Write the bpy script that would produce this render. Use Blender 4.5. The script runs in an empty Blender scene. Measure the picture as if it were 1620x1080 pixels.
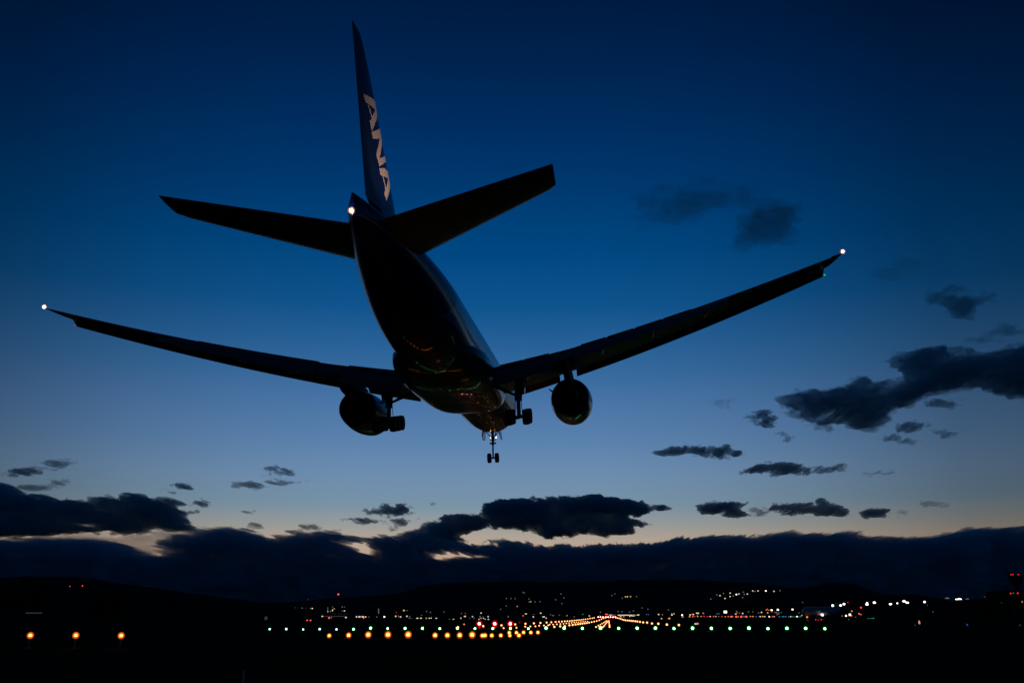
import bpy, bmesh, math, random
import numpy as np
from mathutils import Vector, Matrix

rad = math.radians
S = bpy.context.scene
C = S.collection

# ------------------------------------------------------------------ camera
CAMH = 2.0
F = 1484.5                                    # focal length in photo pixels (1620 wide)
PITCH = math.atan(435 / F)
HEAD = math.atan(152 / math.hypot(F, 435))    # camera looks a little left of the runway axis (+Y)
cd = bpy.data.cameras.new('camera')
cd.lens = 36 * F / 1620
cd.clip_start = 0.1
cd.clip_end = 200000
cam = bpy.data.objects.new('camera', cd)
C.objects.link(cam)
cam.location = (0, 0, CAMH)
cam.rotation_euler = (rad(90) + PITCH, 0, HEAD)
S.camera = cam


def lin(r, g, b):
    def f(c):
        c /= 255.0
        return c / 12.92 if c <= 0.04045 else ((c + 0.055) / 1.055) ** 2.4
    return (f(r), f(g), f(b), 1.0)


# ------------------------------------------------------------------ dusk sky
W = bpy.data.worlds.new('World')
S.world = W
W.use_nodes = True
nt = W.node_tree
nt.nodes.clear()


def N(tree, typ, **kw):
    n = tree.nodes.new(typ)
    for k, v in kw.items():
        if k.startswith('i_'):
            key = k[2:]
            n.inputs[int(key) if key.isdigit() else key].default_value = v
        else:
            setattr(n, k, v)
    return n


def math_node(tree, op, a, b=None, c=None):
    n = tree.nodes.new('ShaderNodeMath')
    n.operation = op
    for i, v in enumerate((a, b, c)):
        if v is None:
            continue
        if isinstance(v, (int, float)):
            n.inputs[i].default_value = v
        else:
            tree.links.new(v, n.inputs[i])
    return n.outputs[0]


tc = N(nt, 'ShaderNodeTexCoord')
sep = N(nt, 'ShaderNodeSeparateXYZ')
nt.links.new(tc.outputs['Generated'], sep.inputs[0])
elev = math_node(nt, 'ARCSINE', sep.outputs[2])                       # radians above the horizon
ef = math_node(nt, 'DIVIDE', elev, rad(90))
ramp = N(nt, 'ShaderNodeValToRGB')
stops = [(-6, (12, 14, 18)), (0, (60, 52, 52)), (2.2, (120, 100, 88)), (3.2, (190, 160, 138)), (4.3, (183, 165, 148)),
         (5.2, (154, 157, 155)), (6.4, (121, 147, 166)), (8.2, (110, 142, 176)), (10.1, (92, 131, 174)),
         (12.1, (78, 120, 169)), (14.1, (57, 108, 160)), (16.2, (38, 96, 151)), (18.3, (16, 84, 142)),
         (21.7, (0, 71, 129)), (25.5, (0, 57, 112)), (29.2, (0, 45, 96)), (32.8, (0, 35, 79)),
         (36.3, (0, 27, 64)), (42, (0, 20, 50)), (60, (0, 14, 36)), (90, (0, 11, 29))]
el = ramp.color_ramp.elements
for i, (e, c) in enumerate(stops):
    p = max(0.0, e / 90)
    if i < 2:
        el[i].position = p
        el[i].color = lin(*c)
    else:
        x = el.new(p)
        x.color = lin(*c)
el[0].position = 0
nt.links.new(ef, ramp.inputs[0])
az = math_node(nt, 'ARCTAN2', sep.outputs[0], sep.outputs[1])         # 0 along the runway, + to the right
d = math_node(nt, 'ABSOLUTE', math_node(nt, 'SUBTRACT', az, rad(-8)))
azf = math_node(nt, 'DIVIDE', d, math.pi)
r2 = N(nt, 'ShaderNodeValToRGB')
r2.color_ramp.interpolation = 'EASE'
e2 = r2.color_ramp.elements
for i, (a, v) in enumerate([(0, 1.0), (8, .985), (14, .90), (20, .74), (28, .45), (36, .33), (50, .28), (85, .23), (180, .19)]):
    if i < 2:
        x = e2[i]
        x.position = a / 180
    else:
        x = e2.new(a / 180)
    w = min(1, max(0, (a - 36) / 45))
    x.color = (v * (1 - .85 * w), v * (1 - .15 * w), v * (1 + .15 * w), 1)
r2.color_ramp.interpolation = 'LINEAR'
nt.links.new(azf, r2.inputs[0])
mul = N(nt, 'ShaderNodeMix', data_type='RGBA', blend_type='MULTIPLY')
mul.inputs[0].default_value = 1
nt.links.new(ramp.outputs[0], mul.inputs[6])
nt.links.new(r2.outputs[0], mul.inputs[7])
bg = N(nt, 'ShaderNodeBackground')
bg.inputs[1].default_value = 1.0
nt.links.new(mul.outputs[2], bg.inputs[0])
wo = N(nt, 'ShaderNodeOutputWorld')
nt.links.new(bg.outputs[0], wo.inputs[0])
W.cycles.sampling_method = 'MANUAL'
W.cycles.sample_map_resolution = 512

S.view_settings.view_transform = 'Standard'
S.view_settings.look = 'None'
S.view_settings.exposure = 0
S.view_settings.gamma = 1
cy = S.cycles
cy.use_denoising = True
cy.max_bounces = 6
cy.diffuse_bounces = 2
cy.glossy_bounces = 3
cy.transmission_bounces = 4
cy.volume_bounces = 4
cy.transparent_max_bounces = 24
cy.sample_clamp_indirect = 3
cy.use_light_tree = True

# ------------------------------------------------------------------ helpers
Rcam = Matrix.Rotation(HEAD, 3, 'Z') @ Matrix.Rotation(PITCH, 3, 'X')


def at(px, py, Y):
    """world point on the vertical plane y = Y seen at a photo pixel"""
    d = Rcam @ Vector(((px - 810) / F, 1, (540 - py) / F))
    t = Y / d.y
    return Vector((d.x * t, Y, CAMH + d.z * t))


def ground(px, py, z=0.0):
    d = Rcam @ Vector(((px - 810) / F, 1, (540 - py) / F))
    t = (z - CAMH) / d.z
    return Vector((d.x * t, d.y * t, z))


def props(o, label=None, cat=None, group=None, kind=None):
    for k, v in (('label', label), ('category', cat), ('group', group), ('kind', kind)):
        if v:
            o[k] = v
    return o


def mesh_obj(name, bm, mats, parent=None, smooth=False, angle=None):
    me = bpy.data.meshes.new(name)
    bmesh.ops.recalc_face_normals(bm, faces=bm.faces[:])
    for f in bm.faces:
        f.smooth = smooth
    bm.to_mesh(me)
    bm.free()
    for m in (mats if isinstance(mats, (list, tuple)) else [mats]):
        me.materials.append(m)
    if smooth and angle:
        me.set_sharp_from_angle(angle=rad(angle))
    o = bpy.data.objects.new(name, me)
    C.objects.link(o)
    if parent:
        o.parent = parent
    return o


def empty(name, loc=(0, 0, 0), parent=None):
    o = bpy.data.objects.new(name, None)
    o.empty_display_size = 0.5
    o.location = loc
    C.objects.link(o)
    if parent:
        o.parent = parent
    return o


def copy_tree(o, parent=None):
    c = o.copy()
    C.objects.link(c)
    if parent:
        c.parent = parent
    for ch in list(o.children):
        copy_tree(ch, c)
    return c


def box(bm, x0, x1, y0, y1, z0, z1, mi=0, M=None):
    vs = [bm.verts.new((x, y, z)) for x in (x0, x1) for y in (y0, y1) for z in (z0, z1)]
    if M:
        for v in vs:
            v.co = M @ v.co
    for q in ((0, 1, 3, 2), (4, 6, 7, 5), (0, 4, 5, 1), (2, 3, 7, 6), (0, 2, 6, 4), (1, 5, 7, 3)):
        f = bm.faces.new([vs[i] for i in q])
        f.material_index = mi


def tube(bm, p0, p1, r0, r1=None, n=12, mi=0, cap=True):
    p0, p1 = Vector(p0), Vector(p1)
    r1 = r0 if r1 is None else r1
    a = (p1 - p0).normalized()
    u = a.orthogonal().normalized()
    v = a.cross(u)
    rings = []
    for p, r in ((p0, r0), (p1, r1)):
        rings.append([bm.verts.new(p + r * (math.cos(t) * u + math.sin(t) * v))
                      for t in [2 * math.pi * i / n for i in range(n)]])
    for i in range(n):
        f = bm.faces.new((rings[0][i], rings[0][(i + 1) % n], rings[1][(i + 1) % n], rings[1][i]))
        f.material_index = mi
    if cap:
        for r in rings:
            f = bm.faces.new(r)
            f.material_index = mi


def loft(bm, loops, mi=0, cap=True, closed=True):
    R = [[bm.verts.new(p) for p in L] for L in loops]
    n = len(R[0])
    for a, b in zip(R, R[1:]):
        for i in range(n if closed else n - 1):
            j = (i + 1) % n
            f = bm.faces.new((a[i], a[j], b[j], b[i]))
            f.material_index = mi
    if cap:
        for r in (R[0], R[-1]):
            try:
                f = bm.faces.new(r)
                f.material_index = mi
            except ValueError:
                pass
    return R


def ball(bm, c, r, mi=0, seg=12, rings=8):
    m = Matrix.Translation(c)
    ret = bmesh.ops.create_uvsphere(bm, u_segments=seg, v_segments=rings, radius=r, matrix=m)
    for v in ret['verts']:
        for f in v.link_faces:
            f.material_index = mi


# ------------------------------------------------------------------ materials
def principled(name, col, rough=.5, metal=0., coat=0., coat_rough=.1, noise=None, bump=None, spec=.5):
    m = bpy.data.materials.new(name)
    m.use_nodes = True
    t = m.node_tree
    b = t.nodes['Principled BSDF']
    b.inputs['Base Color'].default_value = (*col, 1)
    b.inputs['Roughness'].default_value = rough
    b.inputs['Metallic'].default_value = metal
    b.inputs['Specular IOR Level'].default_value = spec
    b.inputs['Coat Weight'].default_value = coat
    b.inputs['Coat Roughness'].default_value = coat_rough
    co = N(t, 'ShaderNodeTexCoord')
    if noise:
        sc, lo, hi = noise
        nz = N(t, 'ShaderNodeTexNoise', i_Scale=sc, i_Detail=6.0)
        t.links.new(co.outputs['Object'], nz.inputs['Vector'])
        mr = N(t, 'ShaderNodeMapRange', i_3=lo, i_4=hi)
        t.links.new(nz.outputs[0], mr.inputs[0])
        mx = N(t, 'ShaderNodeMix', data_type='RGBA', blend_type='MULTIPLY')
        mx.inputs[0].default_value = 1
        mx.inputs[6].default_value = (*col, 1)
        t.links.new(mr.outputs[0], mx.inputs[7])
        t.links.new(mx.outputs[2], b.inputs['Base Color'])
    if bump:
        sc, st, dist = bump
        nz = N(t, 'ShaderNodeTexNoise', i_Scale=sc, i_Detail=3.0)
        t.links.new(co.outputs['Object'], nz.inputs['Vector'])
        bp = N(t, 'ShaderNodeBump', i_Strength=st, i_Distance=dist)
        t.links.new(nz.outputs[0], bp.inputs['Height'])
        t.links.new(bp.outputs[0], b.inputs['Normal'])
    return m


def emit(name, col, strength, sampled=False):
    m = bpy.data.materials.new(name)
    m.use_nodes = True
    t = m.node_tree
    t.nodes.clear()
    e = N(t, 'ShaderNodeEmission')
    e.inputs[0].default_value = (*col, 1)
    e.inputs[1].default_value = strength
    o = N(t, 'ShaderNodeOutputMaterial')
    t.links.new(e.outputs[0], o.inputs[0])
    m.cycles.emission_sampling = 'FRONT' if sampled else 'NONE'
    return m


def bloom_halo(name, col, strength):
    """glowing volume added round a bulb to imitate lens bloom, no real glass"""
    m = bpy.data.materials.new(name)
    m.use_nodes = True
    t = m.node_tree
    t.nodes.clear()
    tr = N(t, 'ShaderNodeBsdfTransparent')
    e = N(t, 'ShaderNodeEmission')
    e.inputs[0].default_value = (*col, 1)
    e.inputs[1].default_value = strength
    o = N(t, 'ShaderNodeOutputMaterial')
    t.links.new(tr.outputs[0], o.inputs['Surface'])
    t.links.new(e.outputs[0], o.inputs['Volume'])
    m.cycles.emission_sampling = 'NONE'
    return m


M = {}
def matt(name, col, noise):
    m = bpy.data.materials.new(name)
    m.use_nodes = True
    t = m.node_tree
    t.nodes.clear()
    co = N(t, 'ShaderNodeTexCoord')
    nz = N(t, 'ShaderNodeTexNoise', i_Scale=noise[0], i_Detail=6.0)
    t.links.new(co.outputs['Object'], nz.inputs['Vector'])
    mr = N(t, 'ShaderNodeMapRange', i_3=noise[1], i_4=noise[2])
    t.links.new(nz.outputs[0], mr.inputs[0])
    mx = N(t, 'ShaderNodeMix', data_type='RGBA', blend_type='MULTIPLY')
    mx.inputs[0].default_value = 1
    mx.inputs[6].default_value = (*col, 1)
    t.links.new(mr.outputs[0], mx.inputs[7])
    d = N(t, 'ShaderNodeBsdfDiffuse')
    t.links.new(mx.outputs[2], d.inputs[0])
    o = N(t, 'ShaderNodeOutputMaterial')
    t.links.new(d.outputs[0], o.inputs[0])
    return m


M['grass'] = matt('dark_grass', (.055, .045, .025), (.35, .4, 1.4))
M['asphalt'] = matt('asphalt', (.03, .029, .027), (1.5, .7, 1.2))
M['hill'] = matt('wooded_hill', (.05, .058, .055), (.004, .5, 1.3))
M['far_wall'] = matt('dark_concrete', (.04, .04, .042), (.2, .7, 1.2))
M['tree'] = principled('night_foliage', (.02, .028, .015), .95, noise=(1.0, .5, 1.3))
M['bark'] = principled('bark', (.04, .03, .025), .9)
M['pole'] = principled('painted_pole', (.25, .16, .08), .6)
M['steel'] = principled('dark_steel', (.08, .08, .085), .45, .6)
M['rod'] = principled('galvanised_rod', (.45, .38, .33), .4, .5)
M['tyre'] = principled('tyre_rubber', (.012, .012, .012), .85)
M['rim'] = principled('wheel_rim', (.15, .15, .16), .4, .6)
M['gear'] = principled('landing_gear_paint', (.12, .12, .125), .5, noise=(4, .7, 1.1))
M['grey'] = principled('grey_wing_paint', (.08, .082, .09), .45, coat=.2, coat_rough=.3, noise=(.8, .85, 1.1))
M['flap'] = principled('flap_paint', (.12, .125, .14), .45, noise=(1.2, .85, 1.1))
M['nacelle'] = principled('nacelle_paint', (.012, .02, .06), .4, coat=.6, coat_rough=.04, noise=(1, .9, 1.1))
M['pylon'] = principled('pylon_paint', (.04, .042, .05), .7, spec=.2)
M['lip'] = principled('polished_lip', (.5, .5, .52), .18, 1.0)
M['engine_dark'] = principled('engine_core_metal', (.03, .028, .026), .5, .7)
M['door'] = principled('gear_door_paint', (.5, .5, .5), .25, coat=.5)
M['fin'] = principled('tail_blue_paint', (.004, .012, .10), .35, coat=.35, coat_rough=.15, noise=(.8, .9, 1.1))
M['rudder'] = principled('rudder_blue_paint', (.006, .02, .075), .4, coat=.25, coat_rough=.2)
M['letter'] = principled('white_lettering', (.78, .78, .76), .4)

# fuselage livery: white above, light-blue and dark-blue bands, grey belly, by height on the body
fm = principled('fuselage_livery', (.5, .5, .5), .32, coat=.5, coat_rough=.02, bump=(.35, .06, .05), spec=.15)
t = fm.node_tree
b = t.nodes['Principled BSDF']
co = N(t, 'ShaderNodeTexCoord')
sp = N(t, 'ShaderNodeSeparateXYZ')
t.links.new(co.outputs['Object'], sp.inputs[0])
zz = sp.outputs[2]
yy = sp.outputs[1]
cr = N(t, 'ShaderNodeValToRGB')
cr.color_ramp.interpolation = 'CONSTANT'
h = math_node(t, 'MULTIPLY_ADD', zz, 1 / 8, .5)           # z -4..4 -> 0..1
t.links.new(h, cr.inputs[0])
E1 = cr.color_ramp.elements
E1[0].position = 0
E1[0].color = (.055, .057, .065, 1)                          # belly grey
E1[1].position = .5 - 1.5 / 8
E1[1].color = (.004, .012, .10, 1)
for z_, c_ in ((-1.05, (.02, .12, .38, 1)), (-.55, (.7, .7, .7, 1))):
    x = E1.new(.5 + z_ / 8)
    x.color = c_
# the blue of the tail sweeps down the rear body
sw = math_node(t, 'MULTIPLY_ADD', zz, -1.15, yy)         # y - 1.15 z
lt = math_node(t, 'LESS_THAN', sw, -17.5)
hi = math_node(t, 'GREATER_THAN', zz, -3.5)
mk = math_node(t, 'MULTIPLY', lt, hi)
mx = N(t, 'ShaderNodeMix', data_type='RGBA')
mx.inputs[7].default_value = (.004, .012, .10, 1)
t.links.new(mk, mx.inputs[0])
t.links.new(cr.outputs[0], mx.inputs[6])
t.links.new(mx.outputs[2], b.inputs['Base Color'])
M['fuselage'] = fm

# ------------------------------------------------------------------ ground, runway
bm = bmesh.new()
ys = [-200, -20, 0, 20, 60, 120, 250, 600, 1500, 4000, 12000, 40000, 90000]
xs = [-90000, -20000, -5000, -1200, -300, -80, 0, 80, 300, 1200, 5000, 20000, 90000]
G = [[bm.verts.new((x, y, 0)) for x in xs] for y in ys]
for j in range(len(ys) - 1):
    for i in range(len(xs) - 1):
        bm.faces.new((G[j][i], G[j][i + 1], G[j + 1][i + 1], G[j + 1][i]))
props(mesh_obj('ground', bm, M['grass']), kind='structure')

bm = bmesh.new()
vs = [bm.verts.new(p) for p in ((-30, 148, .004), (30, 148, .004), (30, 3000, .004), (-30, 3000, .004))]
bm.faces.new(vs)
props(mesh_obj('runway', bm, M['asphalt']), kind='structure')
bm = bmesh.new()
for k in range(6):
    for sx in (-1, 1):
        x0 = sx * (3 + k * 3.6)
        a, c = sorted((x0, x0 + sx * 1.8))
        bm.faces.new([bm.verts.new(p) for p in ((a, 156, .008), (c, 156, .008), (c, 186, .008), (a, 186, .008))])
for y in range(240, 2900, 60):
    bm.faces.new([bm.verts.new(p) for p in ((-.45, y, .008), (.45, y, .008), (.45, y + 30, .008), (-.45, y + 30, .008))])
mk_ = matt('runway_paint', (.10, .10, .09), (2, .6, 1.1))
props(mesh_obj('runway_markings', bm, mk_), kind='structure')

# ------------------------------------------------------------------ hills
rng = np.random.default_rng(7)


def fbm1(n, octv, seed, base=4):
    r = np.random.default_rng(seed)
    out = np.zeros(n)
    x = np.linspace(0, 1, n)
    amp = 1.0
    for o in range(octv):
        k = base * 2 ** o
        v = r.uniform(-1, 1, k + 2)
        f = x * k
        i = f.astype(int)
        w = f - i
        w = w * w * (3 - 2 * w)
        out += amp * (v[i] * (1 - w) + v[np.minimum(i + 1, k + 1)] * w)
        amp *= .55
    return out


def hill(name, pts, Y, depth, seed, rough):
    px = np.array([p[0] for p in pts], float)
    py = np.array([p[1] for p in pts], float)
    n = 420
    xs_ = np.linspace(px[0], px[-1], n)
    yy_ = np.interp(xs_, px, py)
    k = np.ones(9) / 9
    yp = np.convolve(np.pad(yy_, 4, 'edge'), k, 'valid')
    yp = yp + fbm1(n, 6, seed, 10) * rough
    prof = [(-1.0, 0.0), (-.8, .25), (-.6, .48), (-.42, .66), (-.25, .84), (-.1, .96), (0, 1.0), (.15, .95), (.5, .6), (1.0, 0)]
    verts = []
    rr = np.random.default_rng(seed + 50)
    bumps = [fbm1(n, 6, seed + 9 * j, 14) for j in range(len(prof))]
    for j, (u, hgt) in enumerate(prof):
        for i in range(n):
            p = at(xs_[i], yp[i], Y)
            z = max(0, p.z) * hgt
            if 0 < hgt < 1:
                z *= 1 + .07 * bumps[j][i]
            verts.append((p.x, Y + u * depth + (bumps[j][i] * depth * .04 if 0 < hgt < 1 else 0), z - 1.0 if hgt == 0 else z))
    faces = []
    for j in range(len(prof) - 1):
        for i in range(n - 1):
            a = j * n + i
            faces.append((a, a + 1, a + n + 1, a + n))
    me = bpy.data.meshes.new(name)
    me.from_pydata(verts, [], faces)
    me.materials.append(M['hill'])
    for p in me.polygons:
        p.use_smooth = True
    o = bpy.data.objects.new(name, me)
    C.objects.link(o)
    props(o, kind='structure')
    return o


hill('hills', [(-120, 922), (-20, 916), (30, 912), (60, 911), (120, 914), (190, 922), (260, 932), (320, 942), (380, 950),
               (430, 956), (480, 962), (560, 972)], 9500, 1800, 3, .5)
hill('hills', [(380, 962), (430, 954), (500, 949), (560, 944.5), (620, 940), (650, 935), (680, 926), (705, 922), (730, 920.5),
               (800, 920.5), (815, 918.5), (832, 918), (850, 920), (900, 919.5), (950, 920), (985, 918), (1040, 917.5),
               (1080, 917), (1130, 918), (1190, 921), (1230, 928), (1265, 934), (1300, 945), (1380, 962)], 9000, 2200, 11, .6)
hill('hills', [(1180, 955), (1240, 938), (1270, 931), (1295, 924), (1318, 920.5), (1340, 923), (1365, 931), (1390, 939),
               (1420, 941), (1445, 938), (1465, 944), (1490, 950), (1540, 954), (1620, 956), (1760, 962)], 7000, 1300, 23, .6)

# ------------------------------------------------------------------ the airliner
# body frame: X right, Y forward, Z up; s = metres aft of the nose, origin at s = 30 on the body centreline
plane = empty('airliner', (-12.53, 77.585, 21.28 + CAMH))
plane.rotation_mode = 'YXZ'
plane.rotation_euler = (0.0587, -0.0323, -0.0106)
props(plane, 'large twin-engine jet airliner with wheels down coming in to land over the runway lights', 'airliner')


def B(s, x, z):
    return Vector((x, 30 - s, z))


# fuselage: s, top z, bottom z, half width
FUS = [(0, -.75, -.95, .1), (.25, -.3, -1.4, .55), (.7, .1, -1.75, .95), (1.5, .65, -2.15, 1.45), (2.6, 1.3, -2.5, 1.95),
       (4, 2.1, -2.8, 2.42), (5.5, 2.65, -3.1, 2.78), (7.5, 2.98, -3.24, 3.0), (9.5, 3.1, -3.27, 3.1), (12, 3.1, -3.25, 3.1),
       (18, 3.1, -3.18, 3.1), (24, 3.1, -3.1, 3.1), (30, 3.1, -3.1, 3.1), (36, 3.1, -3.1, 3.1), (41, 3.1, -3.1, 3.1),
       (44, 3.1, -2.85, 3.06), (47, 3.08, -2.3, 2.94), (50, 3.03, -1.55, 2.68), (53, 2.95, -.75, 2.28), (55.5, 2.85, -.15, 1.88),
       (58, 2.72, .35, 1.4), (60, 2.6, .62, .98), (61.5, 2.5, .78, .6), (62.4, 2.42, .9, .3), (62.8, 2.35, 1.0, .08)]


def catmull(tab, s):
    for i in range(len(tab) - 1):
        if tab[i][0] <= s <= tab[i + 1][0]:
            break
    p0 = tab[max(i - 1, 0)]
    p1, p2 = tab[i], tab[i + 1]
    p3 = tab[min(i + 2, len(tab) - 1)]
    h = p2[0] - p1[0]
    u = (s - p1[0]) / h
    out = []
    for k in range(1, len(p1)):
        m1 = (p2[k] - p0[k]) / (p2[0] - p0[0]) * h
        m2 = (p3[k] - p1[k]) / (p3[0] - p1[0]) * h
        out.append((2 * u ** 3 - 3 * u * u + 1) * p1[k] + (u ** 3 - 2 * u * u + u) * m1 + (-2 * u ** 3 + 3 * u * u) * p2[k] + (u ** 3 - u * u) * m2)
    return out


def fus_loop(s, n=64):
    zt, zb, w = catmull(FUS, s)
    zc, hh = (zt + zb) / 2, max((zt - zb) / 2, .04)
    w = max(w, .04)
    return [B(s, w * math.sin(2 * math.pi * i / n), zc + hh * math.cos(2 * math.pi * i / n)) for i in range(n)]


bm = bmesh.new()
ss = [0, .1, .25, .45, .7, 1.1] + [1.5 + .6 * i for i in range(14)] + [10 + 1.6 * i for i in range(20)] + \
     [41.6 + .7 * i for i in range(29)] + [61.9, 62.2, 62.5, 62.8]
loft(bm, [fus_loop(s) for s in ss])
mesh_obj('fuselage', bm, M['fuselage'], plane, True, 50)

# wing to body fairing
FAIR = [(17.5, .4, .4, 0), (19, 2.2, .9, 0), (21, 3.1, 1.5, 0), (24, 3.55, 1.9, 0), (30, 3.75, 2.0, 0), (36, 3.72, 1.9, 0),
        (39, 3.45, 1.55, 0), (41.5, 2.7, .9, 0), (43, 1.2, .3, 0)]
bm = bmesh.new()
loops = []
for i in range(40):
    s = 17.6 + (42.9 - 17.6) * i / 39
    w, hh, _ = catmull(FAIR, s)
    w, hh = max(w, .1), max(hh, .1)
    L = []
    for k in range(40):
        a = 2 * math.pi * k / 40
        ca, sa = math.cos(a), math.sin(a)
        e = .62
        x = w * math.copysign(abs(sa) ** e, sa)
        z = -1.75 + hh * math.copysign(abs(ca) ** (.8), ca) * (.75 if ca > 0 else 1)
        L.append(B(s, x, z))
    loops.append(L)
loft(bm, loops)
bl = principled('belly_fairing_paint', (.05, .052, .06), .3, coat=.45, coat_rough=.02, bump=(.4, .06, .05), spec=.12)
mesh_obj('belly_fairing', bm, bl, plane, True, 50)
bm = bmesh.new()
tube(bm, B(29, 0, -3.7), B(29.15, 0, -4.15), .06, .02, 8)
mesh_obj('blade_antenna', bm, M['steel'], plane)


def foil(t_c, x0=0., x1=1., n=12, camber=.015):
    """closed loop of (x, z) on unit chord, cut between x0 and x1"""
    def yt(x):
        return 5 * t_c * (.2969 * math.sqrt(max(x, 0)) - .126 * x - .3516 * x * x + .2843 * x ** 3 - .1036 * x ** 4)
    xs = [x0 + (x1 - x0) * (1 - math.cos(math.pi * i / n)) / 2 for i in range(n + 1)]
    up = [(x, 4 * camber * x * (1 - x) + yt(x)) for x in xs]
    lo = [(x, 4 * camber * x * (1 - x) - yt(x)) for x in xs]
    return up[::-1] + lo[1:-1 if x1 >= 1 else None] if x0 == 0 else up[::-1] + lo[:-1 if x1 >= 1 else None]


def LE(y):
    return 20.55 + .637 * y


def TE(y):
    return 35.0 + .13 * y if y < 10 else 36.3 + (y - 10) * .305


def WZ(y):
    return -2.05 + .105 * y + 2.35 * (y / 30.4) ** 2.1


def inc(y):
    return rad(3.0 - 3.6 * y / 30)


def place_foil(pts, side, y, le, c, z0, a):
    ca, sa = math.cos(a), math.sin(a)
    out = []
    for x, z in pts:
        X = (x - .3) * c
        Z = z * c
        out.append(B(le + .3 * c + X * ca + Z * sa, side * y, z0 - X * sa + Z * ca))
    return out


def tc_(y):
    return .135 - .04 * min(y, 30) / 30


def local_wing(side, y, xf, zf):
    """point on the wing chord frame"""
    c = TE(y) - LE(y)
    return place_foil([(xf, zf)], side, y, LE(y), c, WZ(y), inc(y))[0]


def lerp(a, b, t):
    return a + (b - a) * t


strobe_core = emit('strobe_white', (1, .93, .82), 55, True)
strobe_glow = bloom_halo('strobe_halo', (1, .4, .12), 2.0)  # added glow sphere imitating bloom round the strobe

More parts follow.
